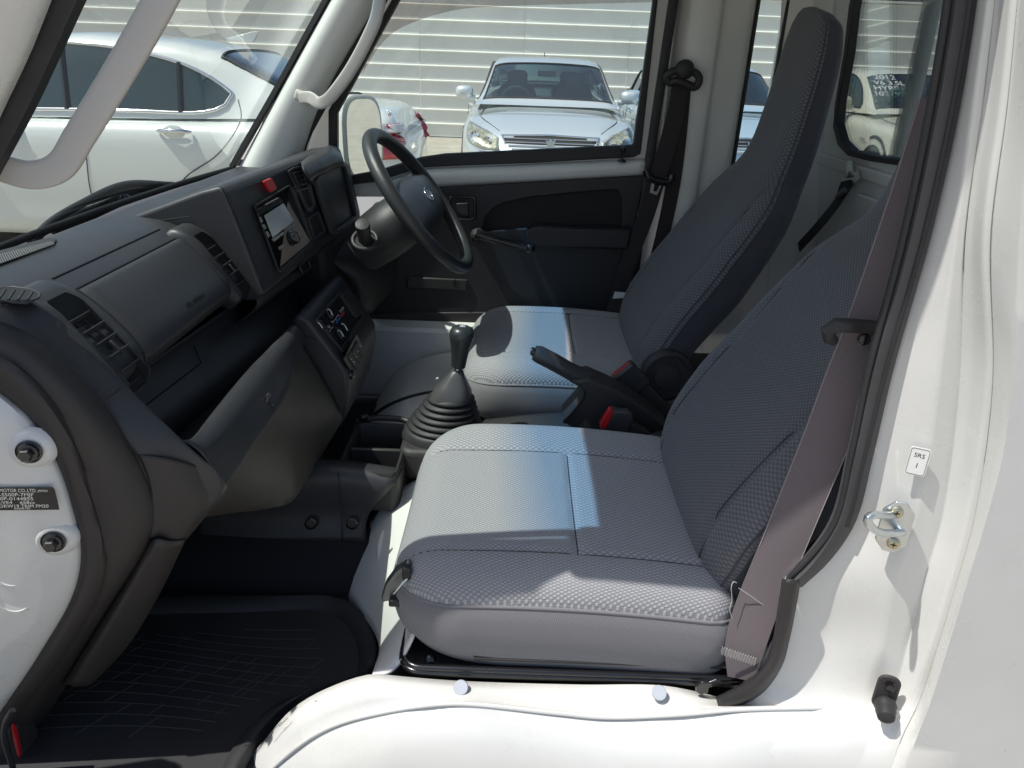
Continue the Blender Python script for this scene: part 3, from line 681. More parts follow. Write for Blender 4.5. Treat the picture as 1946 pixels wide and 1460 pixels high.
# black seat base pans and rails
def seat_pan(y0, y1, x0, x1):
    o = prism('seat_base_pan', [V(x, y, .578) for x, y in rrect(x0, x1, y0, y1, .035)], (0, 0, .012), BMETAL, T, .004)
    tube('pan_rim', [V(x, y, .592) for x, y in rrect(x0+.006, x1-.006, y0+.006, y1-.006, .032)], .005, BMETAL, o, 10, True)
    prism('pan_step', [V(x, y, .589) for x, y in rrect(x0+.10, x1-.03, y0+.13, y1-.06, .03)], (0, 0, .008), BMETAL, o, .006)
    boxes('seat_rail', [((x0/2+x1/2, y0+.12, .606), (x1-x0-.06, .03, .02)), ((x0/2+x1/2, y1-.09, .606), (x1-x0-.06, .03, .02))], BMETAL, o, .003)
    return o
p1 = seat_pan(-.628, -.12, -.152, .375); seat_pan(.12, .60, -.10, .42)
lathe('pan_rivet', [(.009, 0), (.006, .006), (.002, .009)], V(-.105, -.604, .590), (0, 0, 1), BMETAL, p1, 16)
lathe('pan_rivet', [(.010, 0), (.008, .006), (.003, .008)], V(.262, -.604, .590), (0, 0, 1), BMETAL, p1, 16)
tube('adjuster_bar', onY([(797, 1165, -.57), (800, 1192, -.58), (806, 1198, -.585), (834, 1200, -.585), (850, 1200, -.585)], None), .0042, mat('steel_bar', (.35, .34, .33), .3, metal=1), p1, 10)
hk = onY([(905, 1, 0)], None)
prism('belt_anchor_tab', [PY(q[0], q[1], -.645) for q in [(1322, 1305), (1335, 1297), (1348, 1298), (1362, 1292), (1372, 1296), (1370, 1304), (1348, 1308), (1346, 1318), (1332, 1322), (1322, 1316)]], (0, .006, 0), BMETAL, p1, .002)
# seat release lever beside the sill
lv = prism('seat_release_lever', [PY(q[0], q[1], -.57) for q in [(724, 1137), (733, 1112), (752, 1087), (775, 1073), (781, 1077), (780, 1100), (764, 1122), (742, 1143), (727, 1146)]], (0, .012, .004), mat('grey_steel', (.20, .22, .22), .3, metal=.8), T, .003)
boxes('lever_pin', [(PY(773, 1087, -.575), (.012, .012, .022))], BMETAL, lv, .002); boxes('lever_stop', [(PY(750, 1143, -.575), (.016, .012, .012))], BMETAL, lv, .002)
tube('lever_spring', onY([(748, 1128, -.585), (765, 1108, -.585), (790, 1086, -.57)], None), .0018, ZINC, lv, 8)
# ================================================================ passenger belt
bw = [(1790, 190, -.585), (1755, 300, -.585), (1718, 410, -.588), (1672, 540, -.59), (1635, 640, -.595), (1602, 720, -.60), (1560, 830, -.605), (1515, 940, -.61), (1470, 1050, -.615), (1428, 1150, -.622), (1404, 1225, -.63), (1395, 1290, -.635)]
cb = [(p[0]+12, p[1], p[2]) for p in bw]
belt1 = ribbon('seat_belt', onY(cb), [V(.94, -.30, -.12)]*len(cb), [.055]*62+[.0545, .0535, .052, .050, .047, .043, .039, .035], .0016, BELT, T, 70)
tag(belt1)
BE = mat('belt_edge_thread', (.30, .27, .27), .8)
for k in (-1, 1):
    tubes('belt_edge', [(cr_spline([p+V(.94, -.30, -.12).normalized()*.0268*k+V(0, -.0012, 0) for p in onY(cb)][:9], 50), .0006)], BE, belt1, 5)
th = mat('loose_thread', (.45, .45, .43), .9)
zz = []
a, b = PY(1372, 1230, -.640), PY(1437, 1252, -.640)
for ln in range(4):
    pts = [a.lerp(b, k/26)+V(0, -.0008, -.0034*ln+.0022*(-1)**k) for k in range(27)]
    zz.append((pts, .00042))
tubes('belt_stitching', zz, th, belt1, 5)
tubes('loose_thread', [(cr_spline(onY([(1400, 1108, -.6235), (1394, 1106, -.6245), (1390, 1115, -.6255), (1391, 1140, -.626), (1387, 1160, -.627), (1392, 1175, -.627)]), 30), .0006), (cr_spline(onY([(1404, 1118, -.6235), (1430, 1135, -.6238), (1459, 1157, -.6245)]), 12), .0006)], th, belt1, 6)
tube('belt_guide', onY([(1662, 622, -.60), (1620, 619, -.615), (1588, 618, -.618), (1574, 628, -.618), (1576, 644, -.612), (1584, 648, -.605)], None), [.008, .0085, .0085, .0085, .007, .006], BLACK2, belt1, 12)
lathe('belt_stop_button', [(.0075, 0), (.007, .003), (.005, .0045)], PY(1642, 645, -.606), (-.3, -.95, 0), BLACK_G, belt1, 18)
# lap buckle stalks between the seats
def buckle(name, base, tip, w, t, redside):
    d = (tip-base).normalized(); side = d.cross(V(0, 1, 0)).normalized(); M = Matrix((side, V(0, 1, 0)-d*d.y, d)).transposed(); L_ = (tip-base).length
    o = box(name, base+d*L_*.36, (w*.82, t*.8, L_*.72), BLACK2, T, M, .005)
    box('buckle_head', tip-d*L_*.17, (w, t, L_*.40), BLACK, o, M, .006)
    return o, M, d
kb, M, d = buckle('belt_buckle', PY(1272, 800, .06), PY(1183, 704, .06), .058, .03, 0)
box('buckle_button', PY(1183, 704, .06)+d*.0025, (.046, .014, .006), REDB, kb, M, .002)
kb, M, d = buckle('belt_buckle', PY(1225, 835, -.085), PY(1152, 792, -.085), .050, .028, 0)
prism('buckle_button', [PY(q[0], q[1], -.102) for q in Z(13, [(1065, 740), (1090, 740), (1108, 765), (1108, 790), (1060, 910), (1030, 950), (990, 948), (975, 915), (1010, 840)])], (0, .012, 0), RED, kb, .002)
prism('buckle_cover', [PY(q[0], q[1], -.100) for q in Z(13, [(1120, 765), (1280, 775), (1322, 820), (1320, 870), (1255, 1000), (1040, 960)])], (0, .02, 0), BLACK, kb, .004)
# ================================================================ driver belt on the far pillar
b0 = onY(Z(3, [(355, 372, .625), (325, 540, .622), (270, 740, .618), (245, 820, .617), (190, 1000, .617), (100, 1240, .617), (55, 1400, .62), (20, 1530, .60)]))
belt2 = ribbon('seat_belt', b0, V(1, 0, .25), .046, .0014, mat('dark_belt', (.022, .017, .018), .7), T, 40)
ribbon('belt_return', onY(Z(3, [(365, 380, .630), (345, 620, .632), (315, 860, .634), (270, 1080, .634), (215, 1300, .634)])), V(1, 0, .2), .040, .0014, bpy.data.materials['dark_belt'], belt2, 30)
lathe('belt_anchor_cap', [(.024, 0), (.024, .014), (.019, .022), (.008, .026)], PY(*Z(3, [(366, 325)])[0], .622), (0, -1, .1), BLACK2, belt2, 24)
tube('belt_guide', onY(Z(3, [(300, 385, .618), (285, 355, .615), (310, 335, .613), (360, 328, .613), (420, 340, .613), (438, 370, .615), (420, 405, .618), (385, 395, .615), (330, 375, .615)])), .010, BLACK2, belt2, 10, True, n=40)
tube('belt_tongue', onY(Z(3, [(190, 790, .612), (205, 825, .610), (255, 845, .610), (300, 845, .610), (312, 815, .612)])), .010, BLACK_G, belt2, 10, n=20)
tp = onY(Z(3, [(218, 838), (268, 848), (240, 908), (208, 895)]), .609); th2 = onY(Z(3, [(230, 855), (255, 860), (240, 893), (224, 888)]), .609)
plate('tongue_plate', tp, [th2], (0, .003, 0), ZINC, belt2)
prism('belt_label', onY(Z(3, [(45, 1356), (108, 1362), (100, 1384), (35, 1388)]), .612), (0, .002, 0), PAPER, belt2)
# strap on the rear wall behind the seats
bk = prism('strap_bracket', [PLN(*q, RO-RN*.014, RN) for q in Z(3, [(1130, 745), (1155, 745), (1160, 800), (1185, 790), (1190, 830), (1165, 870), (1150, 850), (1125, 820)])], RN*-.004, ZINC, rwall, .002)
lathe('bracket_bolt', [(.009, 0), (.009, .004), (.005, .006)], PLN(*Z(3, [(1133, 812)])[0], RO-RN*.020, RN), (-1, -.2, 0), ZINC, rwall, 6, sharp=10)
s0 = PLN(*Z(3, [(1128, 840)])[0], RO-RN*.022, RN)
stp = [s0, PX(*Z(3, [(1095, 915)])[0], .765), PX(*Z(3, [(1000, 1040)])[0], .745), PX(*Z(3, [(900, 1150)])[0], .72)]
ribbon('rear_strap', stp, V(.1, 1, .5), .034, .003, mat('strap_web', (.012, .012, .016), .6), rwall, 20)
box('strap_keeper', PX(*Z(3, [(1095, 900)])[0], .762), (.01, .045, .012), mat('strap_keeper', (.10, .10, .12), .4), rwall, Matrix.Rotation(R(-35), 3, 'X'), .003)
# ================================================================ dashboard
BROWN = mat('brown_black_plastic', (.034, .030, .028), .50, bump=(650, .3, .0008), var=.05)
PROF = [(-.80, 1.075), (-.775, 1.098), (-.72, 1.106), (-.665, 1.103), (-.635, 1.096), (-.606, 1.083), (-.575, 1.062), (-.545, 1.034), (-.526, 1.010), (-.519, .992), (-.524, .975), (-.545, .962), (-.60, .955), (-.70, .952)]
def pr(s, d=0.0, y=0.0):
    """point on the passenger dash section at fraction s, lifted d"""
    pts = PR_; f = min(max(s, 0), 1)*(len(pts)-1); i = min(int(f), len(pts)-2); p = pts[i].lerp(pts[i+1], f-i)
    t = (pts[min(i+2, len(pts)-1)]-pts[max(i-1, 0)]).normalized(); n = V(-t.z, 0, t.x)
    if n.z < 0 and n.x < 0: n = -n
    return V(p.x, y, p.z)+n*d
PR_ = cr_spline([V(x, 0, z) for x, z in PROF], 80)
def sfor(x):
    return min(range(60), key=lambda i: abs(PR_[i].x-x))/79
ys = [-.605, -.603, -.595, -.58]+[-.56+1.16*k/30 for k in range(31)]+[.615]
grid('dashboard', [[V(p.x, y, p.z-(.03 if i == 0 else .012 if i == 1 else .003 if i == 2 else 0)) for p in PR_] for i, y in enumerate(ys)], BLACK, T)
DASH = bpy.data.objects['dashboard']
tube('panel_groove', [pr(sfor(-.635), .0002, -.444+.314*k/8) for k in range(9)], .0016, VOID, DASH, 6)
# airbag cover with rounded lower corners
s0, s1 = sfor(-.606), sfor(-.519)+.012
rows = []
for i in range(22):
    f = i/21; rw_ = []
    for j in range(30):
        g = j/29; y0_, y1_ = -.444-.018*f, -.128-.026*f
        ed = min(g, 1-g)*(y1_-y0_); ev = min(f if f < .5 else 9, 1-f)*.13
        d = .0065*(1-max(0, 1-ed/.008)**2)*(1-max(0, 1-ev/.010)**2)
        cut = .02*max(0, 1-ed/.02)**2 if f > .5 else 0
        rw_.append(pr(s0+(s1-s0)*f - cut*f*.5, d, y0_+(y1_-y0_)*g))
    rows.append(rw_)
ab = grid('airbag_cover', rows, BLACK, DASH)
tube('cover_gap', [pr(s0-.001, .001, -.444+.316*k/8) for k in range(9)], .0018, VOID, ab, 6)
for y0_, y1_ in ((-.444, -.462), (-.128, -.154)):
    tube('cover_gap', [pr(s0+(s1-s0)*k/12, .0008, y0_+(y1_-y0_)*k/12) for k in range(13)], .0014, VOID, ab, 6)
tx = pr(s0+(s1-s0)*.80, .0068, -.275); t2 = pr(s0+(s1-s0)*.78, .0068, -.275)
text('airbag_text', 'SRS AIRBAG', .0125, tx, (0, 1, 0), t2-tx, VOID, ab, .0003, 'CENTER')
def vent(y0, y1, x0, x1, slats, vanes, name='air_vent'):
    """dash-top vent: proud rounded surround, dark duct, cross slats and vanes"""
    a0, a1 = sfor(x0), sfor(x1)
    def q(u, v, d): return pr(a0+(a1-a0)*u, d, y0+(y1-y0)*v)
    def loop(u0, u1, v0, v1, r, d, n=5):
        return [q(u, v, d) for u, v in rrect(u0, u1, v0, v1, r, n)]
    o = grid(name, [loop(-.34, 1.18, -.36, 1.36, .2, -.006), loop(-.29, 1.15, -.31, 1.31, .2, .008), loop(-.20, 1.11, -.22, 1.22, .18, .0155), loop(-.08, 1.05, -.09, 1.09, .16, .0175), loop(-.01, 1.01, -.01, 1.01, .14, .0160)], BLACK, DASH, cu=True, sharp=80)
    grid('vent_duct', [loop(-.008, 1.008, -.008, 1.008, .14, .0155), loop(-.004, 1.004, -.004, 1.004, .13, .0012), loop(.4, .6, .4, .6, .1, .0011)], VOID, o, cu=True, cap=True)  # shallow duct painted near-black to stand in for deep shade
    for k in range(slats):
        u = (k+.6)/slats; p = [q(u, v, .0066) for v in (.02, .5, .98)]
        t = (q(u+.05, .5, .006)-q(u-.05, .5, .006)).normalized(); n = V(0, 1, 0).cross(t).normalized()
        ribbon('vent_slat', p, t*.45+n*.9, .0062, .0012, BLACK, o)
    for k in range(vanes):
        v = (k+1)/(vanes+1); p = [q(u, v, .0032) for u in (.03, .35, .65, .97)]; tubes('vent_vane', [(p, .0009)], BLACK2, o, 6)
    tp = q(.60, .5, .0085); tt = (q(.7, .5, .008)-q(.5, .5, .008)).normalized()
    box('vent_tab', tp, (.005, .018, .004), BLACK, o, Matrix((V(0, 1, 0), tt, V(0, 1, 0).cross(tt))).transposed(), .0015)
    return o
vent(-.534, -.484, -.598, -.527, 7, 2); vent(-.126, -.082, -.588, -.527, 7, 2)
# side demister grille and the long defroster slot near the glass
dl = []
dem = [(-60, 432), (0, 412), (70, 404), (165, 418), (212, 440), (205, 462), (140, 492), (60, 486), (0, 474), (-60, 462)]
o = prism('side_demister', onZ(Z(4, dem), 1.1148), (0, 0, .0012), VOID, DASH)
tube('demister_rim', onZ(Z(4, dem), 1.1158), .0014, BLACK, o, 8, True)
for k in range(4):
    tubes('grille_bar', [(onZ(Z(4, [(-10+52*k, 474-1*k), (30+48*k, 416+4*k)]), 1.1165), .0010)], BLACK, o, 6)
o = prism('defroster_grille', onZ(Z(4, [(-200, 310), (0, 218), (250, 150), (300, 155), (290, 180), (0, 290), (-200, 370)]), 1.107), (0, 0, .002), BLACK2, DASH, .001)
tubes('grille_bar', [(onZ(Z(4, [(12*k, 232-4*k*.75+0*k), (22+12*k, 275-4.3*k)]), 1.110), .0009) for k in range(-4, 23)], mat('grille_grey', (.13, .13, .13), .5), o, 5)
# raised centre-and-driver housing
HP = [(-.745, 1.092), (-.66, 1.124), (-.575, 1.156), (-.540, 1.166), (-.528, 1.158), (-.484, .982), (-.480, .966), (-.50, .952), (-.70, .945)]
hp = lambda y, dx=0: [V(x+dx*(1 if i in (3, 4, 5, 6, 7) else .3), y, z) for i, (x, z) in enumerate(HP)]
hrows = [hp(-.078), hp(.10, .006), hp(.30, .018), hp(.612, .045)]
hverts = [p for r in hrows for p in r]; nh = len(HP); hf = []
for i in range(3):
    for j in range(nh): hf.append((i*nh+j, i*nh+(j+1) % nh, (i+1)*nh+(j+1) % nh, (i+1)*nh+j))
hf += [tuple(range(nh)), tuple(range(3*nh, 4*nh))]
house = bevel(mesh('centre_housing', hverts, hf, BLACK, DASH, True, 35), .012, 4, 25)
tube('panel_groove', [V(-.74, -.0785, 1.086), V(-.66, -.080, 1.10), V(-.60, -.080, 1.11)], .001, VOID, DASH, 6)
# plane of the housing face (leans back, runs slightly rearward to the far side)
FA, FB, FC = V(-.528, -.078, 1.158), V(-.484, -.078, .982), V(-.483, .612, 1.158)
FN = (FB-FA).cross(FC-FA).normalized(); FN = FN if FN.x > 0 else -FN
FDN = (FB-FA).normalized()
def F_(k, pts, d=0.0): return [PLN(x, y, FA+FN*d, FN) for x, y in Z(k, pts)]
for pts in ([(225, 378), (400, 300), (560, 225), (590, 222), (612, 260), (660, 420), (745, 600), (775, 690)], [(76, 372), (180, 600), (280, 850), (352, 1050)]):
    tubes('panel_groove', [(cr_spline(F_(5, pts, .0008), 24), .0011)], VOID, house, 6)
hzb = prism('hazard_button', F_(11, [(340, 115), (360, 98), (430, 68), (448, 76), (520, 212), (510, 232), (448, 270), (428, 262)], .0), FN*.007, RED, house, .002)
# car stereo
dep = F_(11, [(238, 440), (700, 186), (750, 205), (1010, 960), (590, 1345), (560, 1300)], .001)
stereo = prism('car_stereo', F_(11, [(242, 480), (600, 290), (655, 335), (1000, 950), (590, 1290), (560, 1270)], .001), FN*.004, mat('stereo_face', (.24, .20, .165), .42), T, .001)
plate('stereo_surround', F_(11, [(225, 440), (705, 165), (775, 205), (1040, 960), (1010, 1000), (600, 1375), (560, 1360)], .001), [F_(11, [(242, 470), (690, 205), (735, 230), (1008, 955), (595, 1320), (568, 1300)], .001)], FN*.005, BLACK, stereo, .001)
prism('disc_slot', F_(11, [(250, 500), (585, 318), (628, 395), (318, 578)], .005), FN*.0012, BLACK_G, stereo)
prism('slot_highlight', F_(11, [(388, 428), (560, 332), (572, 345), (395, 440)], .0065), FN*.0006, GREY_TRIM, stereo)
LCD = mat('lcd_glass', (.52, .57, .57), .10, coat=1.0); LCD2 = mat('lcd_window', (.50, .56, .58), .08, coat=1.0)
dsp = prism('display', F_(11, [(372, 585), (640, 412), (782, 660), (490, 890)], .005), FN*.0014, LCD, stereo)
prism('display_window', F_(11, [(418, 650), (632, 525), (692, 632), (485, 772)], .0066), FN*.0006, LCD2, dsp)
SB = mat('stereo_button', (.24, .23, .22), .25, coat=.5)
for q in ([(470, 915), (565, 850), (590, 885), (508, 950)], [(572, 845), (630, 805), (650, 840), (600, 880)], [(700, 760), (738, 735), (748, 765), (712, 790)], [(742, 732), (820, 682), (832, 715), (768, 762)], [(560, 1025), (632, 978), (648, 1020), (588, 1068)], [(800, 848), (858, 812), (872, 855), (822, 890)], [(342, 712), (366, 700), (398, 762), (376, 778)], [(392, 810), (410, 800), (450, 866), (424, 890)], [(300, 610), (318, 604), (350, 668), (332, 684)]):
    prism('stereo_button', F_(11, q, .005), FN*.003, SB, stereo, .0008)
kc = F_(11, [(735, 905)], .005)[0]
lathe('volume_knob', [(.0155, 0), (.0155, .004), (.0135, .005), (.0130, .016), (.0115, .018), (.0108, .0165)], kc, FN, BLACK_G, stereo, 30)
tube('aux_ring', [F_(11, [(930, 905)], .006)[0]+axis_frame(FN) @ V(.0035*math.cos(a*.6283), .0035*math.sin(a*.6283), 0) for a in range(10)], .0006, ZINC, stereo, 6, True)
# centre vent, small pocket, instrument binnacle
vo = plate('air_vent', F_(5, [(505, 262), (540, 238), (600, 228), (622, 250), (685, 480), (660, 530), (632, 530), (600, 470)], .001), [F_(5, [(525, 265), (592, 245), (668, 488), (640, 518)], .001)], FN*.005, BLACK, DASH, .001)
prism('vent_duct', F_(5, [(520, 260), (596, 240), (672, 490), (640, 522)], .0012), FN*.001, VOID, vo)  # flat near-black sheet in place of the shade inside the vent
for k in range(5):
    f = k/5*.8; a = [(528+42*f*1.6, 278+180*f), (602+66*f, 258+180*f)]
    b = F_(5, a, .004); tubes('vent_slat', [(b, .0016)], SB, vo, 6)
prism('vent_tab', F_(5, [(535, 275), (575, 262), (600, 350), (575, 375)], .002), FN*.006, BLACK, vo, .002)
po = plate('dash_pocket', F_(5, [(625, 575), (705, 528), (755, 660), (678, 722)], .001), [F_(5, [(640, 582), (700, 545), (743, 655), (682, 705)], .001)], FN*.005, BLACK, DASH, .001)
prism('pocket_back', F_(5, [(638, 580), (702, 542), (746, 657), (680, 709)], .0012), FN*.001, VOID, po)
bn = prism('instrument_cluster', F_(5, [(688, 330), (705, 300), (850, 225), (872, 235), (938, 520), (950, 560), (810, 668), (795, 660)], .0015), FN*.002, mat('cluster_glass', (.008, .008, .009), .45), DASH, .001)
plate('cluster_frame', F_(5, [(665, 330), (690, 280), (850, 200), (890, 225), (962, 540), (955, 585), (812, 690), (780, 680)], .001), [F_(5, [(690, 335), (712, 308), (848, 238), (868, 245), (930, 520), (938, 555), (812, 652), (800, 645)], .001)], FN*.012, BLACK, bn, .003)
hood = skin('binnacle_hood', [F_(5, [(600, 205), (650, 165), (740, 122), (800, 92), (850, 120)], -.03), F_(5, [(600, 215), (650, 180), (740, 140), (800, 112), (860, 150)], .012), F_(5, [(612, 250), (660, 230), (740, 195), (800, 165), (872, 178)], .038), F_(5, [(640, 310), (680, 280), (745, 250), (805, 220), (878, 200)], .040), F_(5, [(670, 350), (690, 310), (750, 280), (805, 250), (880, 225)], .010)], BLACK, bn, 24, 5, .003)
# blank switches under the stereo
for q in ([(570, 895), (610, 862), (622, 915), (590, 945)], [(632, 862), (668, 838), (680, 880), (645, 905)]):
    prism('blank_switch', [PX(*p, -.475) for p in Z(5, q)], V(.006, 0, .003), BLACK_G, DASH, .002)
skin('housing_underside', [[V(-.50, -.07, .958), V(-.49, .2, .958), V(-.46, .55, .956)], [V(-.50, -.07, .94), V(-.482, .2, .94), V(-.455, .55, .94)], [V(-.55, -.07, .90), V(-.52, .2, .90), V(-.49, .55, .90)], [V(-.62, -.07, .88), V(-.60, .2, .88), V(-.60, .55, .87)]], BLACK2, DASH, 10, 4, .004)
# open shelf
skin('open_shelf', [[V(-.66, y, .955) for y in (-.57, 0, .6)], [V(-.665, y, .92) for y in (-.57, 0, .6)], [V(-.64, y, .865) for y in (-.57, 0, .6)], [V(-.56, y, .835) for y in (-.57, 0, .6)], [V(-.47, y, .835) for y in (-.57, 0, .6)], [V(-.455, y, .87) for y in (-.57, 0, .6)]], BLACK2, DASH, 12, 5, .004)
box('dash_core', (-.70, 0, .80), (.12, 1.15, .5), VOID, DASH, None, .01)
# shelf lip, glove box
SB_T = onX([(200, 765, -.56), (241, 737, -.56), (362, 650, -.56), (480, 565, -.56), (570, 505, -.56)]); SB_B = onX([(265, 835, -.52), (309, 805, -.515), (400, 742, -.507), (480, 689, -.50), (570, 632, -.495)])
sbk = skin('shelf_back', [[p+V(.01, 0, .02) for p in SB_T], SB_T, [p.lerp(q, .5) for p, q in zip(SB_T, SB_B)], SB_B, [p+V(-.02, 0, -.05) for p in SB_B]], BLACK, DASH, 24, 4, .003)
tubes('panel_groove', [([p.lerp(q, f)+V(.003, 0, .002) for p, q, f in zip(SB_T[:3], SB_B[:3], (.52, .50, .46))], .0011), ([SB_T[2].lerp(SB_B[2], .46)+V(.003, 0, .002), SB_T[2].lerp(SB_B[2], .1)+V(.003, 0, .002)], .0009)], VOID, sbk, 6)
lip_in = onY(Z(4, [(950, 1216, -.572), (1000, 1212, -.552), (1040, 1185, -.520), (1110, 1095, -.46), (1300, 862, -.29), (1540, 612, -.02)]))
lip_f = onY([(428, 922, -.560), (440, 905, -.525), (452, 888, -.495), (484, 838, -.42), (545, 746, -.25), (562, 700, -.15), (580, 645, -.02)])
def mixl(A, B, f, d=V(0, 0, 0)): return [p.lerp(q, f)+d for p, q in zip(A, B)]
lip_i = cr_spline(lip_in, 40); lip_o = cr_spline(lip_f, 40)
skin('shelf_lip', [[p+V(-.014, 0, -.06) for p in lip_i], [p+V(-.008, 0, -.012) for p in lip_i], [p+V(-.004, 0, -.003) for p in lip_i], mixl(lip_i, lip_o, .06, V(.001, 0, .004)), mixl(lip_i, lip_o, .16, V(.005, 0, .006)), mixl(lip_i, lip_o, .28, V(.009, 0, .004)), mixl(lip_i, lip_o, .60, V(.006, 0, .0)), mixl(lip_i, lip_o, .95), mixl(lip_i, lip_o, .99, V(-.001, 0, 0)), [p+V(-.005, 0, -.002) for p in lip_o], [p+V(-.022, 0, .002) for p in lip_o]], BLACK, T, 60, 3, .003, lin=True, sharp=40)
GLOVE = mat('glove_box_plastic', (.058, .051, .046), .48, bump=(650, .3, .0008), var=.05)
gtop = [p+V(-.006, 0, -.003) for p in lip_o]
gbot = poly_resample(cr_spline(onY([(380, 985, -.50), (400, 979, -.44), (470, 970, -.37), (548, 959, -.28)]), 12)+cr_spline(onY([(562, 950, -.26), (605, 882, -.13), (652, 797, 0)]), 12), 40)
gin = [p+V(-.010, 0, 0) for p in gtop]
gbx = skin('glove_box', [[p+V(-.02, 0, 0) for p in gin], gin, mixl(gin, gbot, .04, V(.002, 0, 0)), mixl(gin, gbot, .35, V(.006, 0, 0)), mixl(gin, gbot, .70, V(.006, 0, 0)), mixl(gin, gbot, .97, V(.001, 0, 0)), gbot, [p+V(-.008, .0, -.003) for p in gbot], [p+V(-.06, .0, .01) for p in gbot], [p+V(-.14, .0, .05) for p in gbot]], GLOVE, T, 50, 3, .003, lin=True, sharp=40)
tubes('glove_box_gap', [(cr_spline(onY(Z(4, [(1592, 690, -.012), (1650, 672, .0), (1700, 720, .002), (1760, 830, .004), (1790, 950, .006), (1808, 1075, .006)])), 30), .0018)], VOID, gbx, 6)
tube('glove_latch', onY(Z(4, [(1425, 968, -.318), (1408, 990, -.322), (1402, 1014, -.322), (1424, 1034, -.318), (1438, 1018, -.315)])), .004, BLACK_G, gbx, 8, n=20)
lathe('latch_lock', [(.007, 0), (.007, .006), (.004, .008)], PY(*Z(4, [(1412, 1036)])[0], -.314), (1, -.5, 0), VOID, gbx, 16)
# heater and switch stack
stk2 = prism('heater_stack', [V(x, .0, z) for x, z in [(-.455, .892), (-.440, .897), (-.425, .890), (-.366, .800), (-.352, .775), (-.350, .735), (-.372, .640), (-.45, .62), (-.60, .62), (-.60, .83), (-.48, .83)]], (0, .315, 0), BLACK, T, .012, 4)
HA, HN = V(-.425, .03, .888), V(.088, 0, .060).normalized()
def H_(pts, d=0.0): return [PLN(x, y, HA+HN*d, HN) for x, y in Z(12, pts)]
hp_ = prism('heater_panel', H_([(240, 390), (430, 170), (520, 100), (640, 350), (640, 375), (470, 680)], .001), HN*.002, BLACK_G, stk2, .001)
plate('heater_bezel', H_([(205, 385), (500, 55), (540, 60), (740, 330), (500, 735)], .001), [H_([(240, 392), (500, 95), (535, 105), (700, 328), (480, 690)], .001)], HN*.006, BLACK, stk2, .002)
prism('bezel_cheek', H_([(468, 128), (530, 70), (715, 322), (635, 370)], .002), HN*.008, BROWN, stk2, .002)
for a in ([(350, 270), (378, 278), (405, 335)], [(248, 410), (275, 435), (298, 470)], [(503, 425), (530, 435), (563, 492)], [(462, 496), (490, 505), (522, 560)]):
    tubes('slider_mark', [(cr_spline(H_(a, .0115), 12), .0012)], WHITEMARK, hp_, 6)
for a in ([(300, 285), (350, 262), (412, 345), (365, 385)], [(245, 405), (262, 400), (310, 470), (300, 490)], [(480, 425), (512, 412), (570, 495), (540, 525)], [(425, 520), (465, 490), (527, 565), (490, 610)]):
    prism('slider_knob', H_(a, .003), HN*.008, BLACK_G, hp_, .002)
prism('heater_mark', H_([(436, 405), (478, 350), (488, 368), (446, 422)], .0032), HN*.0006, mat('blue_mark', (.03, .16, .5), .5), hp_)
prism('heater_mark', H_([(482, 345), (528, 290), (534, 312), (490, 364)], .0032), HN*.0006, mat('red_mark', (.5, .03, .06), .5), hp_)
wl = [([(390, 400), (410, 412), (405, 395)]), ([(410, 400), (440, 370), (445, 385)]), ([(440, 362), (470, 325), (475, 340)]), ([(478, 290), (492, 275), (498, 310)]), ([(495, 265), (505, 262), (512, 285)]), ([(505, 250), (520, 245), (522, 268)]), ([(350, 455), (365, 440), (378, 460), (360, 468)]), ([(360, 520), (372, 510)]), ([(372, 500), (384, 492)]), ([(385, 482), (396, 474)]), ([(396, 466), (408, 458)]), ([(330, 515), (352, 485)])]
tubes('heater_symbol', [(H_(a, .0034), .0006) for a in wl], WHITEMARK, hp_, 5)
def G_(pts, x=-.350): return [PX(px, py, x) for px, py in Z(12, pts)]
sw = prism('switch_panel', G_([(515, 800), (640, 545), (660, 540), (750, 735), (650, 935), (590, 925)]), (.002, 0, 0), BLACK_G, stk2, .001)
for a in ([(545, 765), (585, 725), (672, 850), (640, 910)], [(590, 720), (622, 660), (698, 800), (676, 845)], [(625, 655), (650, 600), (722, 745), (702, 792)]):
    prism('switch', G_(a, -.349), (.004, 0, 0), BLACK2, sw, .002)
tubes('switch_symbol', [([PX(px, py, -.3445) for px, py in Z(12, a)], .0006) for a in ([(595, 800), (612, 796), (608, 812)], [(618, 830), (632, 822), (640, 850)], [(630, 748), (640, 742)], [(645, 770), (665, 775), (655, 790)], [(660, 712), (682, 716), (670, 730)], [(685, 655), (700, 650), (706, 670)])], WHITEMARK, sw, 5)
lathe('switch_knob', [(.011, 0), (.010, .008), (.004, .012)], PX(*Z(12, [(585, 965)])[0], -.353), (1, 0, 0), BLACK_G, stk2, 20)
# knee panel, column, ignition, wheel
skin('knee_panel', [onX(Z(5, [(755, 745, -.475), (800, 850, -.455), (880, 930, -.435), (950, 1010, -.415), (1000, 1195, -.40)])), onX(Z(5, [(890, 660, -.465), (930, 790, -.425), (975, 900, -.405), (1010, 1050, -.395), (1025, 1198, -.395)])), onX(Z(5, [(1020, 560, -.44), (1120, 680, -.385), (1170, 820, -.365), (1120, 980, -.37), (1032, 1198, -.392)])), onX(Z(5, [(1080, 480, -.43), (1230, 740, -.345), (1320, 850, -.33), (1210, 1010, -.36), (1040, 1200, -.395)])), onX(Z(5, [(1120, 470, -.45), (1260, 740, -.39), (1340, 850, -.38), (1230, 1010, -.40), (1060, 1200, -.43)]))], BLACK2, T, 24, 5, .004)
box('driver_lower_dash', (-.52, .44, .80), (.14, .34, .34), VOID, T, None, .02)
WC, WN = PY(800, 384, .35), V(.80, -.03, .60).normalized()
WU = (V(0, 0, 1)-WN*WN.z).normalized(); WB = WU.cross(WN).normalized()
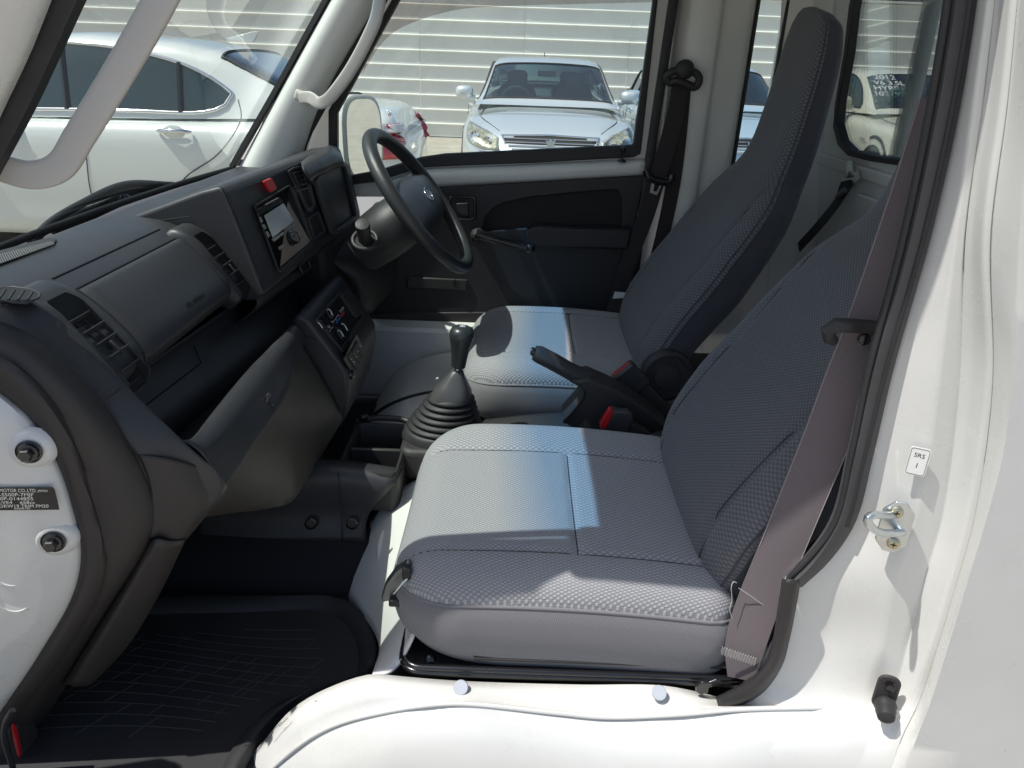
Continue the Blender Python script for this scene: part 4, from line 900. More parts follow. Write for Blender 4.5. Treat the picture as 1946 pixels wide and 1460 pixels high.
def W_(a, b, h=0): return WC+WU*a+WB*b+WN*h
col = grid('steering_column', [[W_(r*.86*math.cos(k*math.pi/12)-.008, r*1.05*math.sin(k*math.pi/12), h) for k in range(24)] for h, r in ((-.19, .070), (-.14, .076), (-.10, .078), (-.055, .074), (-.045, .066), (-.02, .060))], mat('column_plastic', (.018, .018, .020), .5, bump=(350, .4, .001)), T, cu=True, cap=True)
wheel = tube('steering_wheel', [W_(.183*math.cos(k*math.pi/36), .183*math.sin(k*math.pi/36)) for k in range(72)], .0168, mat('wheel_leather', (.030, .031, .032), .38, bump=(420, .5, .0012)), T, 18, True)
rows = []
def hh(b): f = abs(b)/.18; return .070*(1-f**2)+.040*f**2 + .012*math.exp(-((abs(b)-.17)/.03)**2)
for k in range(37):
    b = -.178+.356*k/36; f = abs(b)/.178; row = []
    for j in range(15):
        a = -1+2*j/14; up_, dn = hh(b), hh(b)*1.12
        aa = a*(up_ if a > 0 else dn)
        h = .026*(1-f**2)*(1-abs(a)**3)+.004-.016*abs(a)**6-.010*(1-f*f)
        row.append(W_(aa, b, h))
    rows.append(row)
hubp = grid('hub_pad', rows, BLACK, wheel); solid(hubp, .012, 0)
ec = W_(.004, 0, .0265)
tube('emblem_ring', [ec+WU*(.0165*math.cos(k*math.pi/12))+WB*(.024*math.sin(k*math.pi/12)) for k in range(24)], .0019, CHROME, hubp, 8, True)
tubes('emblem', [([ec+WU*a+WB*b for a, b in s], .0019) for s in ([(-.013, -.012), (.002, -.002), (.012, .003)], [(.012, .003), (.004, .010), (-.006, .013), (-.010, .006)], [(-.010, .006), (-.004, -.004), (-.013, -.012)], [(.012, .003), (.0125, -.006)])], CHROME, hubp, 8)
ig = PY(*Z(5, [(1020, 715)])[0], .20)
AX = (PY(*Z(5, [(1000, 600)])[0], .165)-ig).normalized()
tube('ignition_surround', [ig+axis_frame(AX) @ V(.027*math.cos(k*math.pi/10), .027*math.sin(k*math.pi/10), .0) for k in range(20)], .005, BLACK2, T, 8, True)
lathe('ignition_well', [(.026, 0), (.025, -.004), (.001, -.004)], ig, AX, VOID, T, 20)
lathe('column_stalk', [(.0155, -.004), (.0155, .036), (.0165, .042), (.0155, .050), (.006, .052)], ig+V(0, 0, .002), AX, BLACK2, T, 20)
# ================================================================ near end of the dash and hinge pillar
E0 = [(-70, 705), (0, 745), (62, 800), (112, 885), (140, 970), (155, 1040), (142, 1120), (80, 1232), (0, 1352), (-80, 1470)]
E0b = [(-60, 700), (8, 738), (70, 794), (119, 880), (147, 968), (162, 1042), (150, 1122), (88, 1236), (6, 1358), (-74, 1476)]
E1 = [(-70, 665), (10, 686), (80, 752), (130, 832), (166, 940), (194, 1052), (188, 1110), (118, 1235), (26, 1356), (-50, 1480)]
E1b = [(-70, 655), (16, 680), (88, 750), (137, 830), (173, 940), (200, 1052), (194, 1113), (124, 1238), (34, 1360), (-40, 1490)]
E2 = [(-70, 590), (60, 640), (150, 720), (215, 800), (262, 880), (286, 950), (284, 1019), (197, 1163), (86, 1338), (0, 1480)]
skin('dash_side_trim', [onY(E0, -.654), onY(E0b, -.664), onY(E1, -.660), onY(E1b, -.652), onY([(p[0]*.5+q[0]*.5, p[1]*.5+q[1]*.5) for p, q in zip(E1b, E2)], -.642), onY(E2, -.615), onY([(p[0]+14, p[1]+4) for p in E2], -.585)], BROWN, T, 60, 4, .004)
ST = bpy.data.objects['dash_side_trim']
E2u = onY([(-70, 590), (60, 640), (150, 720), (215, 800), (262, 880), (286, 950), (284, 1019)], -.614)
E3 = onY([(-70, 566, -.565), (54, 576, -.565), (160, 650, -.562), (236, 738, -.572), (345, 842, -.575), (390, 885, -.568), (428, 922, -.560), (388, 972, -.575), (344, 1022, -.592)])
skin('dash_end_cap', [E2u, [a.lerp(b, .35)+V(-.004, -.006, .006) for a, b in zip(E2u, E3)], [a.lerp(b, .72)+V(.004, 0, .010) for a, b in zip(E2u, E3)], E3, [p+V(-.014, .02, -.02) for p in E3]], BLACK, DASH, 44, 6, .004)
skin('dash_end_lower', [onY([(255, 862, -.6135), (284, 940, -.6145), (288, 985, -.6150), (284, 1020, -.6150)]), onY([(322, 872, -.601), (336, 940, -.602), (328, 990, -.605), (314, 1026, -.608)]), onY([(385, 890, -.572), (386, 945, -.580), (360, 995, -.590), (333, 1026, -.600)]), onY([(428, 922, -.560), (408, 948, -.567), (376, 986, -.580), (346, 1022, -.593)]), onY([(434, 926, -.535), (414, 952, -.545), (382, 990, -.56), (352, 1026, -.57)])], BROWN, DASH, 24, 5, .003)
tubes('panel_gap', [(cr_spline(onY([(230, 736, -.600), (212, 752, -.612), (182, 774, -.626), (215, 815, -.622), (262, 868, -.616), (286, 930, -.615), (288, 985, -.614), (284, 1020, -.614)]), 40), .0013)], VOID, ST, 6)
# lower door-step tube under the dash end
LT = skin('pillar_lower_trim', [onY([(288, 1028, -.612), (240, 1108, -.612), (180, 1205, -.612), (122, 1298, -.612)]), onY([(300, 1024, -.622), (252, 1112, -.622), (195, 1210, -.622), (140, 1302, -.622)]), onY([(322, 1028, -.612), (272, 1120, -.612), (215, 1220, -.612), (165, 1302, -.612)]), onY([(345, 1026, -.590), (292, 1130, -.590), (235, 1228, -.590), (182, 1290, -.590)]), onY([(352, 1022, -.555), (300, 1130, -.555), (240, 1228, -.555), (186, 1286, -.555)])], BROWN, T, 24, 5, .004)
box('toe_board', (-.78, -.05, .58), (.05, 1.16, .42), CARPET, T, None, .02)
# white hinge pillar with its fasteners and plate
HPn = skin('hinge_pillar', [onY([(p[0]+6, p[1]+6) for p in E0], -.650), onY([(p[0]-4, p[1]+2) for p in E0], -.662), onY([(p[0]-28, p[1]+14) for p in E0], -.672), onY([(p[0]-90, p[1]+30) for p in E0], -.682), onY([(p[0]-240, p[1]+50) for p in E0], -.69), onY([(p[0]-420, p[1]+60) for p in E0], -.70)], WHITE, T, 50, 5, .004)
def jb(px, py, name):
    c = PY(px, py, -.678); n = V(.25, -.96, .1).normalized()
    bo = lathe('pillar_boss', [(.026, -.008), (.023, -.002), (.019, .001), (.016, .002), (.012, .002)], c+V(0, .0, 0), n, WHITE, HPn, 30)
    f = lathe('flange_bolt', [(.0140, .004), (.0140, .0055), (.0118, .0065), (.0105, .010), (.0085, .0105)], c, n, BMETAL, HPn, 24)
    lathe('bolt_head', [(.0078, .010), (.0078, .0175), (.0066, .019)], c, n, BMETAL, f, 6, sharp=10)
jb(58, 856, 'a'); jb(104, 1026, 'b')
dsc = [(20, 1090), (28, 1140)]
for px, py in dsc:
    lathe('pillar_boss', [(.022, -.002), (.020, .001), (.017, .0015), (.016, .0005), (.001, .0005)], PY(px, py, -.6842), (.2, -.97, .1), WHITE, HPn, 30)
PN = V(.22, -.97, .08).normalized(); po_ = PY(50, 948, -.6850)
def VP(px, py, d=0): return PLN(px, py, po_+PN*d, PN)
vp = prism('id_plate', [VP(-60, 926), VP(100, 926), VP(104, 930), VP(113, 968), VP(-60, 970)], PN*.0012, mat('plate_black', (.012, .012, .014), .35), HPn)
vx = VP(90, 950)-VP(10, 950); vy = VP(40, 930)-VP(40, 960)
for body, x, y, s, sx in (('MOTOR CO.,LTD.', -1, 935.5, .0062, .78), ('JAPAN', 72, 935, .0042, .85), ('-S500P-7MJF', -1, 943.5, .0060, 1.15), ('0P-0144855', 0, 951, .0060, 1.2), ('-VE4    658cc', 0, 958, .0056, 1.2), ('ORW19 TRIM FM20', -2, 965, .0058, 1.05), ('ENGINE NO.', 27, 968.4, .0034, .9)):
    text('plate_text', body, s, VP(x, y, .0014), vx, vy, CREAM, vp, .00005, sx=sx)
# bits at the foot of the doorway
tubes('door_check_strap', [(cr_spline(onY([(24, 1350, -.69), (10, 1375, -.69), (8, 1400, -.69), (16, 1430, -.69), (30, 1480, -.69)]), 24), .004)], RUBBER, T)
prism('red_reflector', onY(Z(6, [(50, 1165), (62, 1180), (80, 1240), (92, 1310), (82, 1318), (60, 1240)]), -.665), (0, .006, 0), RED, T, .001)
box('sun_leak_block', (-.79, -.650, .98), (.15, .10, .30), BLACK2, T, None, .01)  # unseen block added to stop a sun leak onto the mat
box('step_corner', PY(-10, 1430, -.64), (.12, .05, .16), BLACK2, T, None, .01)
# ================================================================ centre floor, gear lever, handbrake, mat
skin('tunnel_carpet', [[V(-.72, -.285, .415), V(-.5, -.285, .415), V(-.33, -.285, .415), V(-.27, -.26, .415)], [V(-.72, -.24, .445), V(-.5, -.24, .445), V(-.33, -.24, .445), V(-.27, -.22, .445)], [V(-.72, -.20, .478), V(-.5, -.20, .478), V(-.33, -.20, .478), V(-.25, -.19, .478)], [V(-.72, -.10, .49), V(-.5, -.10, .49), V(-.33, -.10, .49), V(-.22, -.10, .49)], [V(-.72, .40, .50), V(-.5, .40, .50), V(-.33, .40, .50), V(-.22, .40, .50)]], CARPET, T, 20, 5, .004)
kp = skin('kick_panel', [onY(Z(6, [(900, 330), (1100, 318), (1400, 318), (1690, 318)]), -.195), onY(Z(6, [(900, 180), (1100, 200), (1400, 200), (1700, 200)]), -.175), onY(Z(6, [(900, 60), (1150, 20), (1570, -10), (1840, 30)]), -.165), onY(Z(6, [(900, -60), (1150, -80), (1570, -60), (1860, -20)]), -.12)], BLACK, T, 20, 5, .004)
tubes('panel_groove', [(onY([(643, 900, -.172), (648, 960, -.182), (650, 1030, -.199)]), .001)], VOID, kp, 6)
for px in (591, 669):
    c = PY(px, 995, -.190); lathe('panel_clip', [(.0125, 0), (.0125, .003), (.009, .004), (.008, .002)], c, (.05, -.95, .25), BLACK_G, kp, 22)
    lathe('clip_head', [(.007, .001), (.006, .005), (.002, .006)], c, (.05, -.95, .25), BLACK2, kp, 18)
def tray(name, x0, x1, y0, y1, z0, z1, w):
    out = rrect(x0, x1, y0, y1, .018); inn = rrect(x0+w, x1-w, y0+w, y1-w, .012)
    rows = [[V(x, y, z0) for x, y in out], [V(x, y, z1-.006) for x, y in out], [V(x, y, z1) for x, y in rrect(x0+.003, x1-.003, y0+.003, y1-.003, .017)], [V(x, y, z1) for x, y in rrect(x0+w-.003, x1-w+.003, y0+w-.003, y1-w+.003, .013)], [V(x, y, z1-.006) for x, y in inn], [V(x, y, z0+.008) for x, y in inn]]
    return grid(name, rows, BLACK2, T, cu=True, cap=True)
tr = tray('console_tray', -.352, -.222, -.165, .055, .54, .628, .010)
boxes('tray_divider', [((-.287, -.055, .60), (.11, .010, .045))], BLACK2, tr, .003)
tube('tray_rim', [V(-.352, .058, .628), V(-.30, .06, .637), V(-.235, .058, .632), V(-.218, .03, .628), V(-.216, -.06, .626)], .007, BLACK2, tr, 10, n=30)
lathe('tray_hook', [(.010, 0), (.011, .012), (.006, .018)], V(-.335, .055, .63), (0, 0, 1), BLACK_G, tr, 16)
boxes('pedal_bracket', [(PY(445, 990, -.15), (.012, .05, .05)), ], BMETAL, T, .003)
box('white_bracket', PY(404, 1000, -.17), (.05, .02, .02), CREAM, T, None, .003)
gbase = prism('gear_lever', [V(x, y, .56) for x, y in rrect(-.235, -.07, -.085, .085, .03)], (0, 0, .075), BLACK2, T, .012)
rows = []
def gx(z): return -.146+(z-.655)*.22
zz_ = [(.632, .088), (.650, .086), (.655, .080)]
for k in range(6):
    z = .656+.0125*k; r = .082-.0062*k; zz_ += [(z, r-.007), (z+.003, r), (z+.006, r+.001), (z+.009, r-.003)]
zz_ += [(.732, .044), (.735, .036)]
rows = [[V(gx(z)+r*math.cos(k*math.pi/14)*1.0, r*.86*math.sin(k*math.pi/14), z) for k in range(28)] for z, r in zz_]
grid('lever_boot', rows, RUBBER, gbase, cu=True, cap=True, sharp=70)
sq = lambda z, r, e: [V(gx(z)+r*math.copysign(abs(math.cos(k*math.pi/16))**e, math.cos(k*math.pi/16)), r*.9*math.copysign(abs(math.sin(k*math.pi/16))**e, math.sin(k*math.pi/16)), z) for k in range(32)]
grid('lever_collar', [sq(.722, .044, .7), sq(.738, .042, .7), sq(.758, .030, .7), sq(.775, .019, .7), sq(.786, .013, .8), sq(.789, .009, 1)], mat('satin_grey_plastic', (.07, .07, .07), .36, bump=(500, .2, .0006)), gbase, cu=True, cap=True)
lathe('lever_shaft', [(.006, 0), (.006, .03)], V(gx(.78), 0, .78), (.2, 0, 1), ZINC, gbase, 14)
kb_ = V(gx(.797), 0, .795)
lathe('shift_knob', [(.0100, 0), (.0150, .003), (.0165, .02), (.0190, .04), (.0230, .058), (.0260, .070), (.0262, .079), (.0225, .088), (.014, .093), (.004, .0945)], kb_, (.10, -.02, 1), mat('knob_plastic', (.028, .033, .034), .32, bump=(500, .15, .0005)), gbase, 32)
tubes('shift_pattern', [([kb_+V(.009+a, -.002+b, .0945) for a, b in s], .0006) for s in ([(-.006, -.006), (.006, -.006)], [(-.006, 0), (.006, 0)], [(-.006, .006), (.006, .006)], [(0, -.006), (0, .006)])], WHITEMARK, gbase, 5)
# handbrake
hb = prism('handbrake', [PY(q[0], q[1], -.045) for q in Z(13, [(690, 470), (860, 432), (1060, 520), (1250, 610), (1480, 770), (1690, 950), (1700, 1050), (1200, 1060), (800, 1000), (590, 885), (610, 840), (800, 610), (795, 570), (760, 510)])], (0, .075, 0), BLACK2, T, .010, 3)
g = onY(Z(13, [(300, 165), (345, 180), (480, 250), (640, 340), (760, 405), (850, 445)]), -.01)
tube('brake_grip', g, [.0155, .0185, .0185, .0182, .0195, .0195], BLACK, hb, 18)
tube('release_button', onY(Z(13, [(262, 145), (275, 148), (300, 160), (330, 175)]), -.01), [.007, .009, .009, .009], BLACK_G, hb, 14)
tubes('brake_slot_trim', [(cr_spline([PY(q[0], q[1], -.047) for q in Z(13, [(815, 560), (812, 610), (760, 690), (680, 790), (604, 868), (612, 890)])], 30), .0022)], BLACK_G, hb, 8)
box('centre_hump', (.12, .0, .60), (.42, .17, .06), BLACK2, T, None, .02)
skin('centre_cover', [[V(-.06, -.09, .62), V(.1, -.09, .645), V(.33, -.09, .66)], [V(-.08, 0, .63), V(.1, 0, .655), V(.33, 0, .665)], [V(-.06, .10, .62), V(.1, .10, .645), V(.33, .10, .66)]], mat('grey_cover', (.035, .035, .037), .5), T, 12, 5, .004)
skin('engine_cover_panel', [[V(-.04, -.62, .61), V(.2, -.62, .61), V(.75, -.62, .61)], [V(-.04, .6, .61), V(.2, .6, .61), V(.75, .6, .61)]], BLACK2, T, 8, 3, .004)
# far-side mirror and wiper (outside, seen through the glass)
mc = PY(676, 262, .90); MM = Matrix.Rotation(R(-38), 3, 'Z')
def se(w, a, e=.6): return w*math.copysign(abs(a)**e, a)
mh = grid('side_mirror', [[mc+MM @ V(dx, se(w*.078, math.cos(a)), se(h*.125, math.sin(a))) for a in [k*math.pi/16 for k in range(32)]] for dx, w, h in ((.040, .90, .94), (.034, 1.0, 1.0), (-.01, .98, .98), (-.045, .8, .85), (-.06, .4, .5))], WHITE, T, cu=True, cap=True)
mesh('mirror_face', [mc+MM @ V(.0415, se(.066, math.cos(a)), se(.113, math.sin(a))) for a in [k*math.pi/16 for k in range(32)]], [tuple(range(32))], MIRROR, mh, False)
tube('mirror_arm', [mc+V(-.02, -.03, -.12), mc+V(-.03, -.08, -.19), mc+V(-.05, -.2, -.2)], .014, BLACK2, mh, 10, n=14)
w0, w1 = PX(175, 452, -.815)+V(0, 0, .0), PX(332, 352, -.825)
wp = tube('wiper', [PX(60, 462, -.84), PX(95, 425, -.84), PX(160, 385, -.84), PX(235, 352, -.84), PX(330, 352, -.84)], .008, RUBBER, T, 8, n=30)
tubes('wiper_arm', [([PX(70, 448, -.85), PX(150, 405, -.86), PX(240, 372, -.86), PX(300, 362, -.85)], .007), ([PX(150, 390, -.85), PX(235, 362, -.86), PX(300, 358, -.85)], .006), ([PX(100, 440, -.85), PX(180, 410, -.845), PX(245, 380, -.845)], .006)], RUBBER, wp)
lathe('wiper_pivot', [(.012, 0), (.012, .012), (.007, .018)], PX(241, 386, -.83), (-.3, 0, 1), BMETAL, wp, 16)
prism('front_cowl', [V(-.80, -.66, 1.07), V(-.80, .66, 1.07), V(-.93, .62, 1.03), V(-.95, 0, 1.03), V(-.93, -.62, 1.03)], (0, 0, .014), BLACK2, T, .006)
prism('front_panel', [V(-.93, -.70, .45), V(-.96, 0, .45), V(-.93, .70, .45), V(-.90, .70, .45), V(-.90, -.70, .45)], (0, 0, .585), WHITE, T, .02)
# ================================================================ loose rubber floor mat
fm_out = [PZ(x, y, .432) for x, y in Z(6, [(540, 575), (900, 573), (1300, 575), (1520, 576), (1620, 606), (1700, 680), (1738, 760), (1748, 830), (1725, 920), (1640, 960), (1480, 1010), (1330, 1090), (1220, 1200), (1100, 1390)])]
fm_out += [V(-.36, -.81, .432), V(-.88, -.81, .432), V(-.80, -.29, .432)]
def inset(pts, d):
    c = sum(pts, V(0, 0, 0))/len(pts); return [p+(c-p).normalized()*d for p in pts]
l0 = cr_spline([V(p.x, p.y, .418) for p in fm_out], 120, True)
cM = sum(l0, V(0, 0, 0))/len(l0)
def ring(d, z): return [V(p.x+(cM-p).normalized().x*d, p.y+(cM-p).normalized().y*d, z) for p in l0]
FM = grid('floor_mat', [ring(0, .418), ring(.003, .440), ring(.008, .442), ring(.018, .438), ring(.028, .434), ring(.034, .424), ring(.08, .4235)], MATRUB, None, cu=True)
me = FM.data
fill = mesh('mat_bed', ring(.079, .4236), [tuple(range(120))], MATRUB, FM, False)
tl = []
x0, x1, y0, y1 = -.78, -.24, -.62, -.33
def inside(p):
    l = ring(.085, 0); c = False; j = len(l)-1
    for i in range(len(l)):
        if (l[i].y > p.y) != (l[j].y > p.y) and p.x < (l[j].x-l[i].x)*(p.y-l[i].y)/(l[j].y-l[i].y)+l[i].x: c = not c
        j = i
    return c
ringin = ring(.085, 0)
rnd = random.Random(3)
for k in range(16):                                  # long sweeping lines
    y = -.62+.021*k; seg = []
    for i in range(40):
        x = x0+(x1-x0)*i/39; p = V(x, y+.02*math.sin((x-x0)*7+k*.2), .4242)
        if inside(p): seg.append(p)
        elif len(seg) > 2: tl.append((seg, .0008)); seg = []
        else: seg = []
    if len(seg) > 2: tl.append((seg, .0008))
for k in range(90):                                  # short oblique ticks
    x = rnd.uniform(x0, x1); y = -.62+.021*rnd.randint(0, 14); L_ = .021*rnd.choice((1, 1, 2))
    p = V(x, y, .4242); q = V(x+L_*.75, y+L_, .4242)
    if inside(p) and inside(q): tl.append(([p, q], .0008))
tubes('tread_pattern', tl, MATLINE, FM, 5)
tag(FM, 'black rubber floor mat with a raised rim and fine line pattern in the footwell', 'floor mat')
# ================================================================ the yard: ground, fence, cars, building
g = mesh('ground', [(-250, -250, 0), (250, -250, 0), (250, 250, 0), (-250, 250, 0)], [(0, 1, 2, 3)], mat('concrete_ground', (.40, .36, .30), .9, var=.16, vscale=3, bump=(40, .2, .01)), None, False)
tag(g, kind='structure')
FEN = mat('fence_steel', (.79, .78, .735), .7, var=.07, vscale=.9, spec=.2)
FY = 12.9
fence = empty('corrugated_fence', (0, FY, 0)); tag(fence, 'tall off-white corrugated metal fence with horizontal ribs standing behind the parked cars', 'fence')
pz = [0.0]
prof = []
zz = .02
while zz < 2.40:
    prof += [(0, zz), (0, zz+.205), (-.020, zz+.212), (-.026, zz+.222), (-.022, zz+.232), (0, zz+.242)]; zz += .25
prof.append((0, zz))
for k in range(-10, 12):
    x0, x1 = k*1.9, k*1.9+1.894
    rows = [[V(x, FY+dy+.003*(k % 2), z) for dy, z in prof] for x in (x0, x1)]
    solid(grid('fence_panel', rows, FEN, fence, smooth=False), .003, 0)
for k in range(-10, 12, 2): box('fence_post', (k*1.9, FY+.06, 1.2), (.07, .07, 2.4), FEN, fence, None, .006)
box('fence_cap', (1.0, FY-.005, zz+.015), (42, .075, .035), FEN, fence, None, .006)
GLASS_C = mat('car_window_dark', (.020, .040, .036), .04, coat=1.0, spec=.8)
TYRE = mat('tyre_rubber', (.018, .018, .018), .8); ALLOY = mat('alloy_rim', (.5, .5, .52), .3, metal=1)
LAMP = glass('lamp_lens', (.90, .90, .86), 1.2); LAMPIN = mat('lamp_reflector', (.55, .54, .48), .25, metal=.5, var=.3, vscale=30)
REDLENS = mat('red_tail_lens', (.50, .012, .03), .10, coat=1.0); CAB = mat('car_interior', (.10, .103, .106), .8)
GLASS_T = glass('windscreen_green', (.52, .68, .63), 3.0)
def lerp_tab(tab, x, k):
    if x <= tab[0][0]: return tab[0][k]
    for a, b in zip(tab, tab[1:]):
        if x <= b[0]:
            f = (x-a[0])/(b[0]-a[0]); return a[k]+(b[k]-a[k])*f
    return tab[-1][k]
def smooth_tab(tab, x, k, w=.07): return (lerp_tab(tab, x-w, k)+2*lerp_tab(tab, x, k)+lerp_tab(tab, x+w, k))/4
from mathutils.bvhtree import BVHTree
root_hits = {}
def make_car(name, loc, rot, label, paint, body, green, dlo, ws, rg, wheels, cat='car'):
    """car pointing along local +x, rear bumper at x=0; body rows (x, half width, z under, z shoulder, z top), green rows (x, z roof, half belt, half roof, z belt)"""
    root = empty(name, loc, rot); tag(root, label, cat, 'cars parked in the yard')
    L_ = body[-1][0]; xs = [L_*(.5-.5*math.cos(math.pi*i/56)) for i in range(57)]
    rows = []
    for x in xs:
        w, zu, zs, zt = (smooth_tab(body, x, k) for k in (1, 2, 3, 4)); h = zs-zu
        half = [(0, zt), (.35*w, zt-.002), (.62*w, zt-.012), (.80*w, zt-.03-.25*max(0, zt-zs-.03)), (.90*w, zs+.012), (.955*w, zs-.012), (.985*w, zs-.06), (1.0*w, zs-.28*h), (1.0*w, zs-.5*h), (.985*w, zs-.72*h), (.97*w, zu+.08*h), (.90*w, zu)]
        rows.append(cr_spline([V(x, -y, z) for y, z in half[::-1]]+[V(x, y, z) for y, z in half[1:]], 61))
    bodyo = grid('body', rows, paint, root, cap=True, sharp=60, local=True)
    gx0, gx1 = green[0][0], green[-1][0]; gxs = [gx0+(gx1-gx0)*i/60 for i in range(61)]; grows = []
    for x in gxs:
        zr, wb, wr, zb = (smooth_tab(green, x, k, .05) for k in (1, 2, 3, 4)); zr = max(zr, zb+.004)
        k = min(1, (zr-zb)/.12)
        half = [(0, zr), (.5*wr, zr-.006*k), (.82*wr, zr-.020*k), (.96*wr, zr-.045*k), (wr*1.03+.0*wb, zr-.09*k), (wr+(wb-wr)*.55, zb+(zr-zb)*.42), (wb, zb-.01)]
        grows.append(cr_spline([V(x, -y, z) for y, z in half[::-1]]+[V(x, y, z) for y, z in half[1:]], 49))
    bvh = BVHTree.FromPolygons([tuple(p) for r in rows for p in r], [(i*61+j, i*61+j+1, (i+1)*61+j+1, (i+1)*61+j) for i in range(56) for j in range(60)])
    def hit(o, d):
        h = bvh.ray_cast(Vector(o), Vector(d).normalized()); return h[0]
    root_hits[root.name] = hit
    def opening(x, y):
        w = .94*smooth_tab(green, x, 3, .05)
        return (ws[0] < x < ws[1] or rg[0] < x < rg[1]) and abs(y) < w
    vs = [p for r in grows for p in r]; fs = []
    for i in range(60):
        for j in range(48):
            if not opening((gxs[i]+gxs[i+1])/2, (grows[i][j].y+grows[i+1][j+1].y)/2): fs.append((i*49+j, i*49+j+1, (i+1)*49+j+1, (i+1)*49+j))
    mesh('roof', vs, fs, paint, root, True, 50, None, True)
    def at_y(row, y):
        for p, q in zip(row, row[1:]):
            if p.y <= y <= q.y: return p.lerp(q, (y-p.y)/max(1e-6, q.y-p.y))
        return row[0].copy() if y < 0 else row[-1].copy()
    def pane(nm, a, b):
        pv = []
        for i in [i for i in range(61) if a-.035 <= gxs[i] <= b+.035]:
            w = .965*smooth_tab(green, gxs[i], 3, .05)
            pv.append([at_y(grows[i], w*(-1+2*k/28))+V(0, 0, .004) for k in range(29)])
        p = grid(nm, pv, GLASS_T, root, local=True)
        bd = pv[0]+[r[-1] for r in pv[1:]]+pv[-1][::-1][1:]+[r[0] for r in pv[::-1][1:-1]]
        tube('window_gasket', bd, .011, RUBBER, p, 6, True, local=True); return p
    pane('windscreen', *ws); pane('rear_window', *rg)
    def side_y(x, z, s):
        zr, wb, wr, zb = (smooth_tab(green, x, k, .05) for k in (1, 2, 3, 4)); i = min(59, max(0, int((x-gx0)/(gx1-gx0)*60))); f = (x-gx0)/(gx1-gx0)*60-i
        r = [grows[i][j].lerp(grows[i+1][j], f) for j in range(24, 49)]
        for p, q in zip(r, r[1:]):
            if p.z >= z >= q.z: return s*(p.y+(q.y-p.y)*(p.z-z)/max(1e-6, p.z-q.z))
        return s*(r[-1].y if z < r[-1].z else r[0].y)
    for s in (-1, 1):
        for d in dlo:
            top = cr_spline([V(x, 0, z) for x, z in d['top']], 30); bot = cr_spline([V(x, 0, z) for x, z in d['bot']], 30); pr_ = []
            for a, b in zip(top, bot):
                pr_.append([V(q.x, side_y(q.x, q.z, s)+s*.007, q.z) for q in (a.lerp(b, t) for t in (0, .2, .4, .6, .8, 1))])
            pn = grid('side_window', pr_, GLASS_C, root, local=True)
            lp = [r[0] for r in pr_]+[r[-1] for r in pr_[::-1]]
            tube('window_trim', lp, d.get('r', .010), CHROME if d.get('chrome') else RUBBER, pn, 8, True, local=True)
            for x in d.get('bars', ()):
                i = min(range(30), key=lambda i: abs(top[i].x-x)); tubes('window_divider', [([V(p.x, p.y+s*.004, p.z) for p in pr_[i]], .018)], BLACK_G, pn, 6, True)
    for wx in wheels:
        for s in (-1, 1):
            w = smooth_tab(body, wx, 1); c = V(wx, s*(w-.11), .325)
            lathe('wheel_arch', [(.40, .0), (.40, .012), (.36, .014), (.35, -.02)], V(wx, s*(w-.012), .34), (0, s, 0), VOID, root, 36, local=True)
            wl = lathe('wheel', [(.20, -.10), (.30, -.10), (.325, -.08), (.328, .07), (.31, .115), (.225, .12), (.215, .10)], c, (0, s, 0), TYRE, root, 36, local=True)
            lathe('rim', [(.215, .10), (.20, .115), (.19, .08), (.05, .10), (.03, .115), (.001, .115)], c, (0, s, 0), ALLOY, wl, 10, sharp=20, local=True)
    return root
def mirror(root, x, y, z, paint, s):
    m_ = grid('door_mirror', [[V(x+dx, y+s*(.09+w*.105*math.copysign(abs(math.cos(a))**.7, math.cos(a))), z+w*.075*math.copysign(abs(math.sin(a))**.7, math.sin(a))) for a in [k*math.pi/12 for k in range(24)]] for dx, w in ((-.045, .86), (-.03, 1), (.02, .98), (.06, .72), (.075, .3))], paint, root, cu=True, cap=True, local=True)
    tube('mirror_stalk', [V(x, y-s*.04, z-.06), V(x, y+s*.04, z-.05)], .03, paint, m_, 10, local=True)
    mesh('mirror_face', [V(x-.0455, y+s*(.09+.084*math.copysign(abs(math.cos(a))**.7, math.cos(a))), z+.058*math.copysign(abs(math.sin(a))**.7, math.sin(a))) for a in [k*math.pi/12 for k in range(24)]], [tuple(range(24))], MIRROR, m_, False, local=True)
def cabin(root, x0, x1, zb, yh, cols=True):
    box('cabin_tub', ((x0+x1)/2, 0, zb-.10), (x1-x0, yh*2-.10, .10), CAB, root, None, .03, local=True)
    for sx_ in (x1-1.05, x0+.62):
        for s in (-1, 1):
            o = grid('car_seat', [[V(sx_-.32*(z-zb+.1)*.4+dx, s*.36+w*.25*math.copysign(abs(math.cos(a))**.7, math.cos(a)), z) for a in [k*math.pi/10 for k in range(20)] for dx in (.05*math.sin(a),)] for z, w in ((zb-.15, .9), (zb+.05, 1), (zb+.13, .85), (zb+.16, .55), (zb+.17, .50), (zb+.28, .52), (zb+.31, .42), (zb+.32, .2))], CAB, root, cu=True, cap=True, local=True)
    tube('car_steering_wheel', [V(x1-.42+.05*math.sin(a), -.36+.18*math.cos(a), zb-.01+.17*math.sin(a)) for a in [k*math.pi/14 for k in range(28)]], .014, CAB, root, 8, True, local=True)
    box('mirror_inside', (x1-.80, 0, zb+.30), (.04, .22, .065), CAB, root, None, .015, local=True)
def paint(name, col, metal=0.0, rough=.3): return mat(name, col, rough, metal=metal, coat=1.0, coat_r=.03)
PW = paint('pearl_white_paint', (.80, .81, .78)); PS = paint('silver_paint', (.62, .65, .68), .35, .35); PB = paint('blue_silver_paint', (.44, .54, .64), .3, .35); PC = paint('cream_white_paint', (.72, .69, .58))
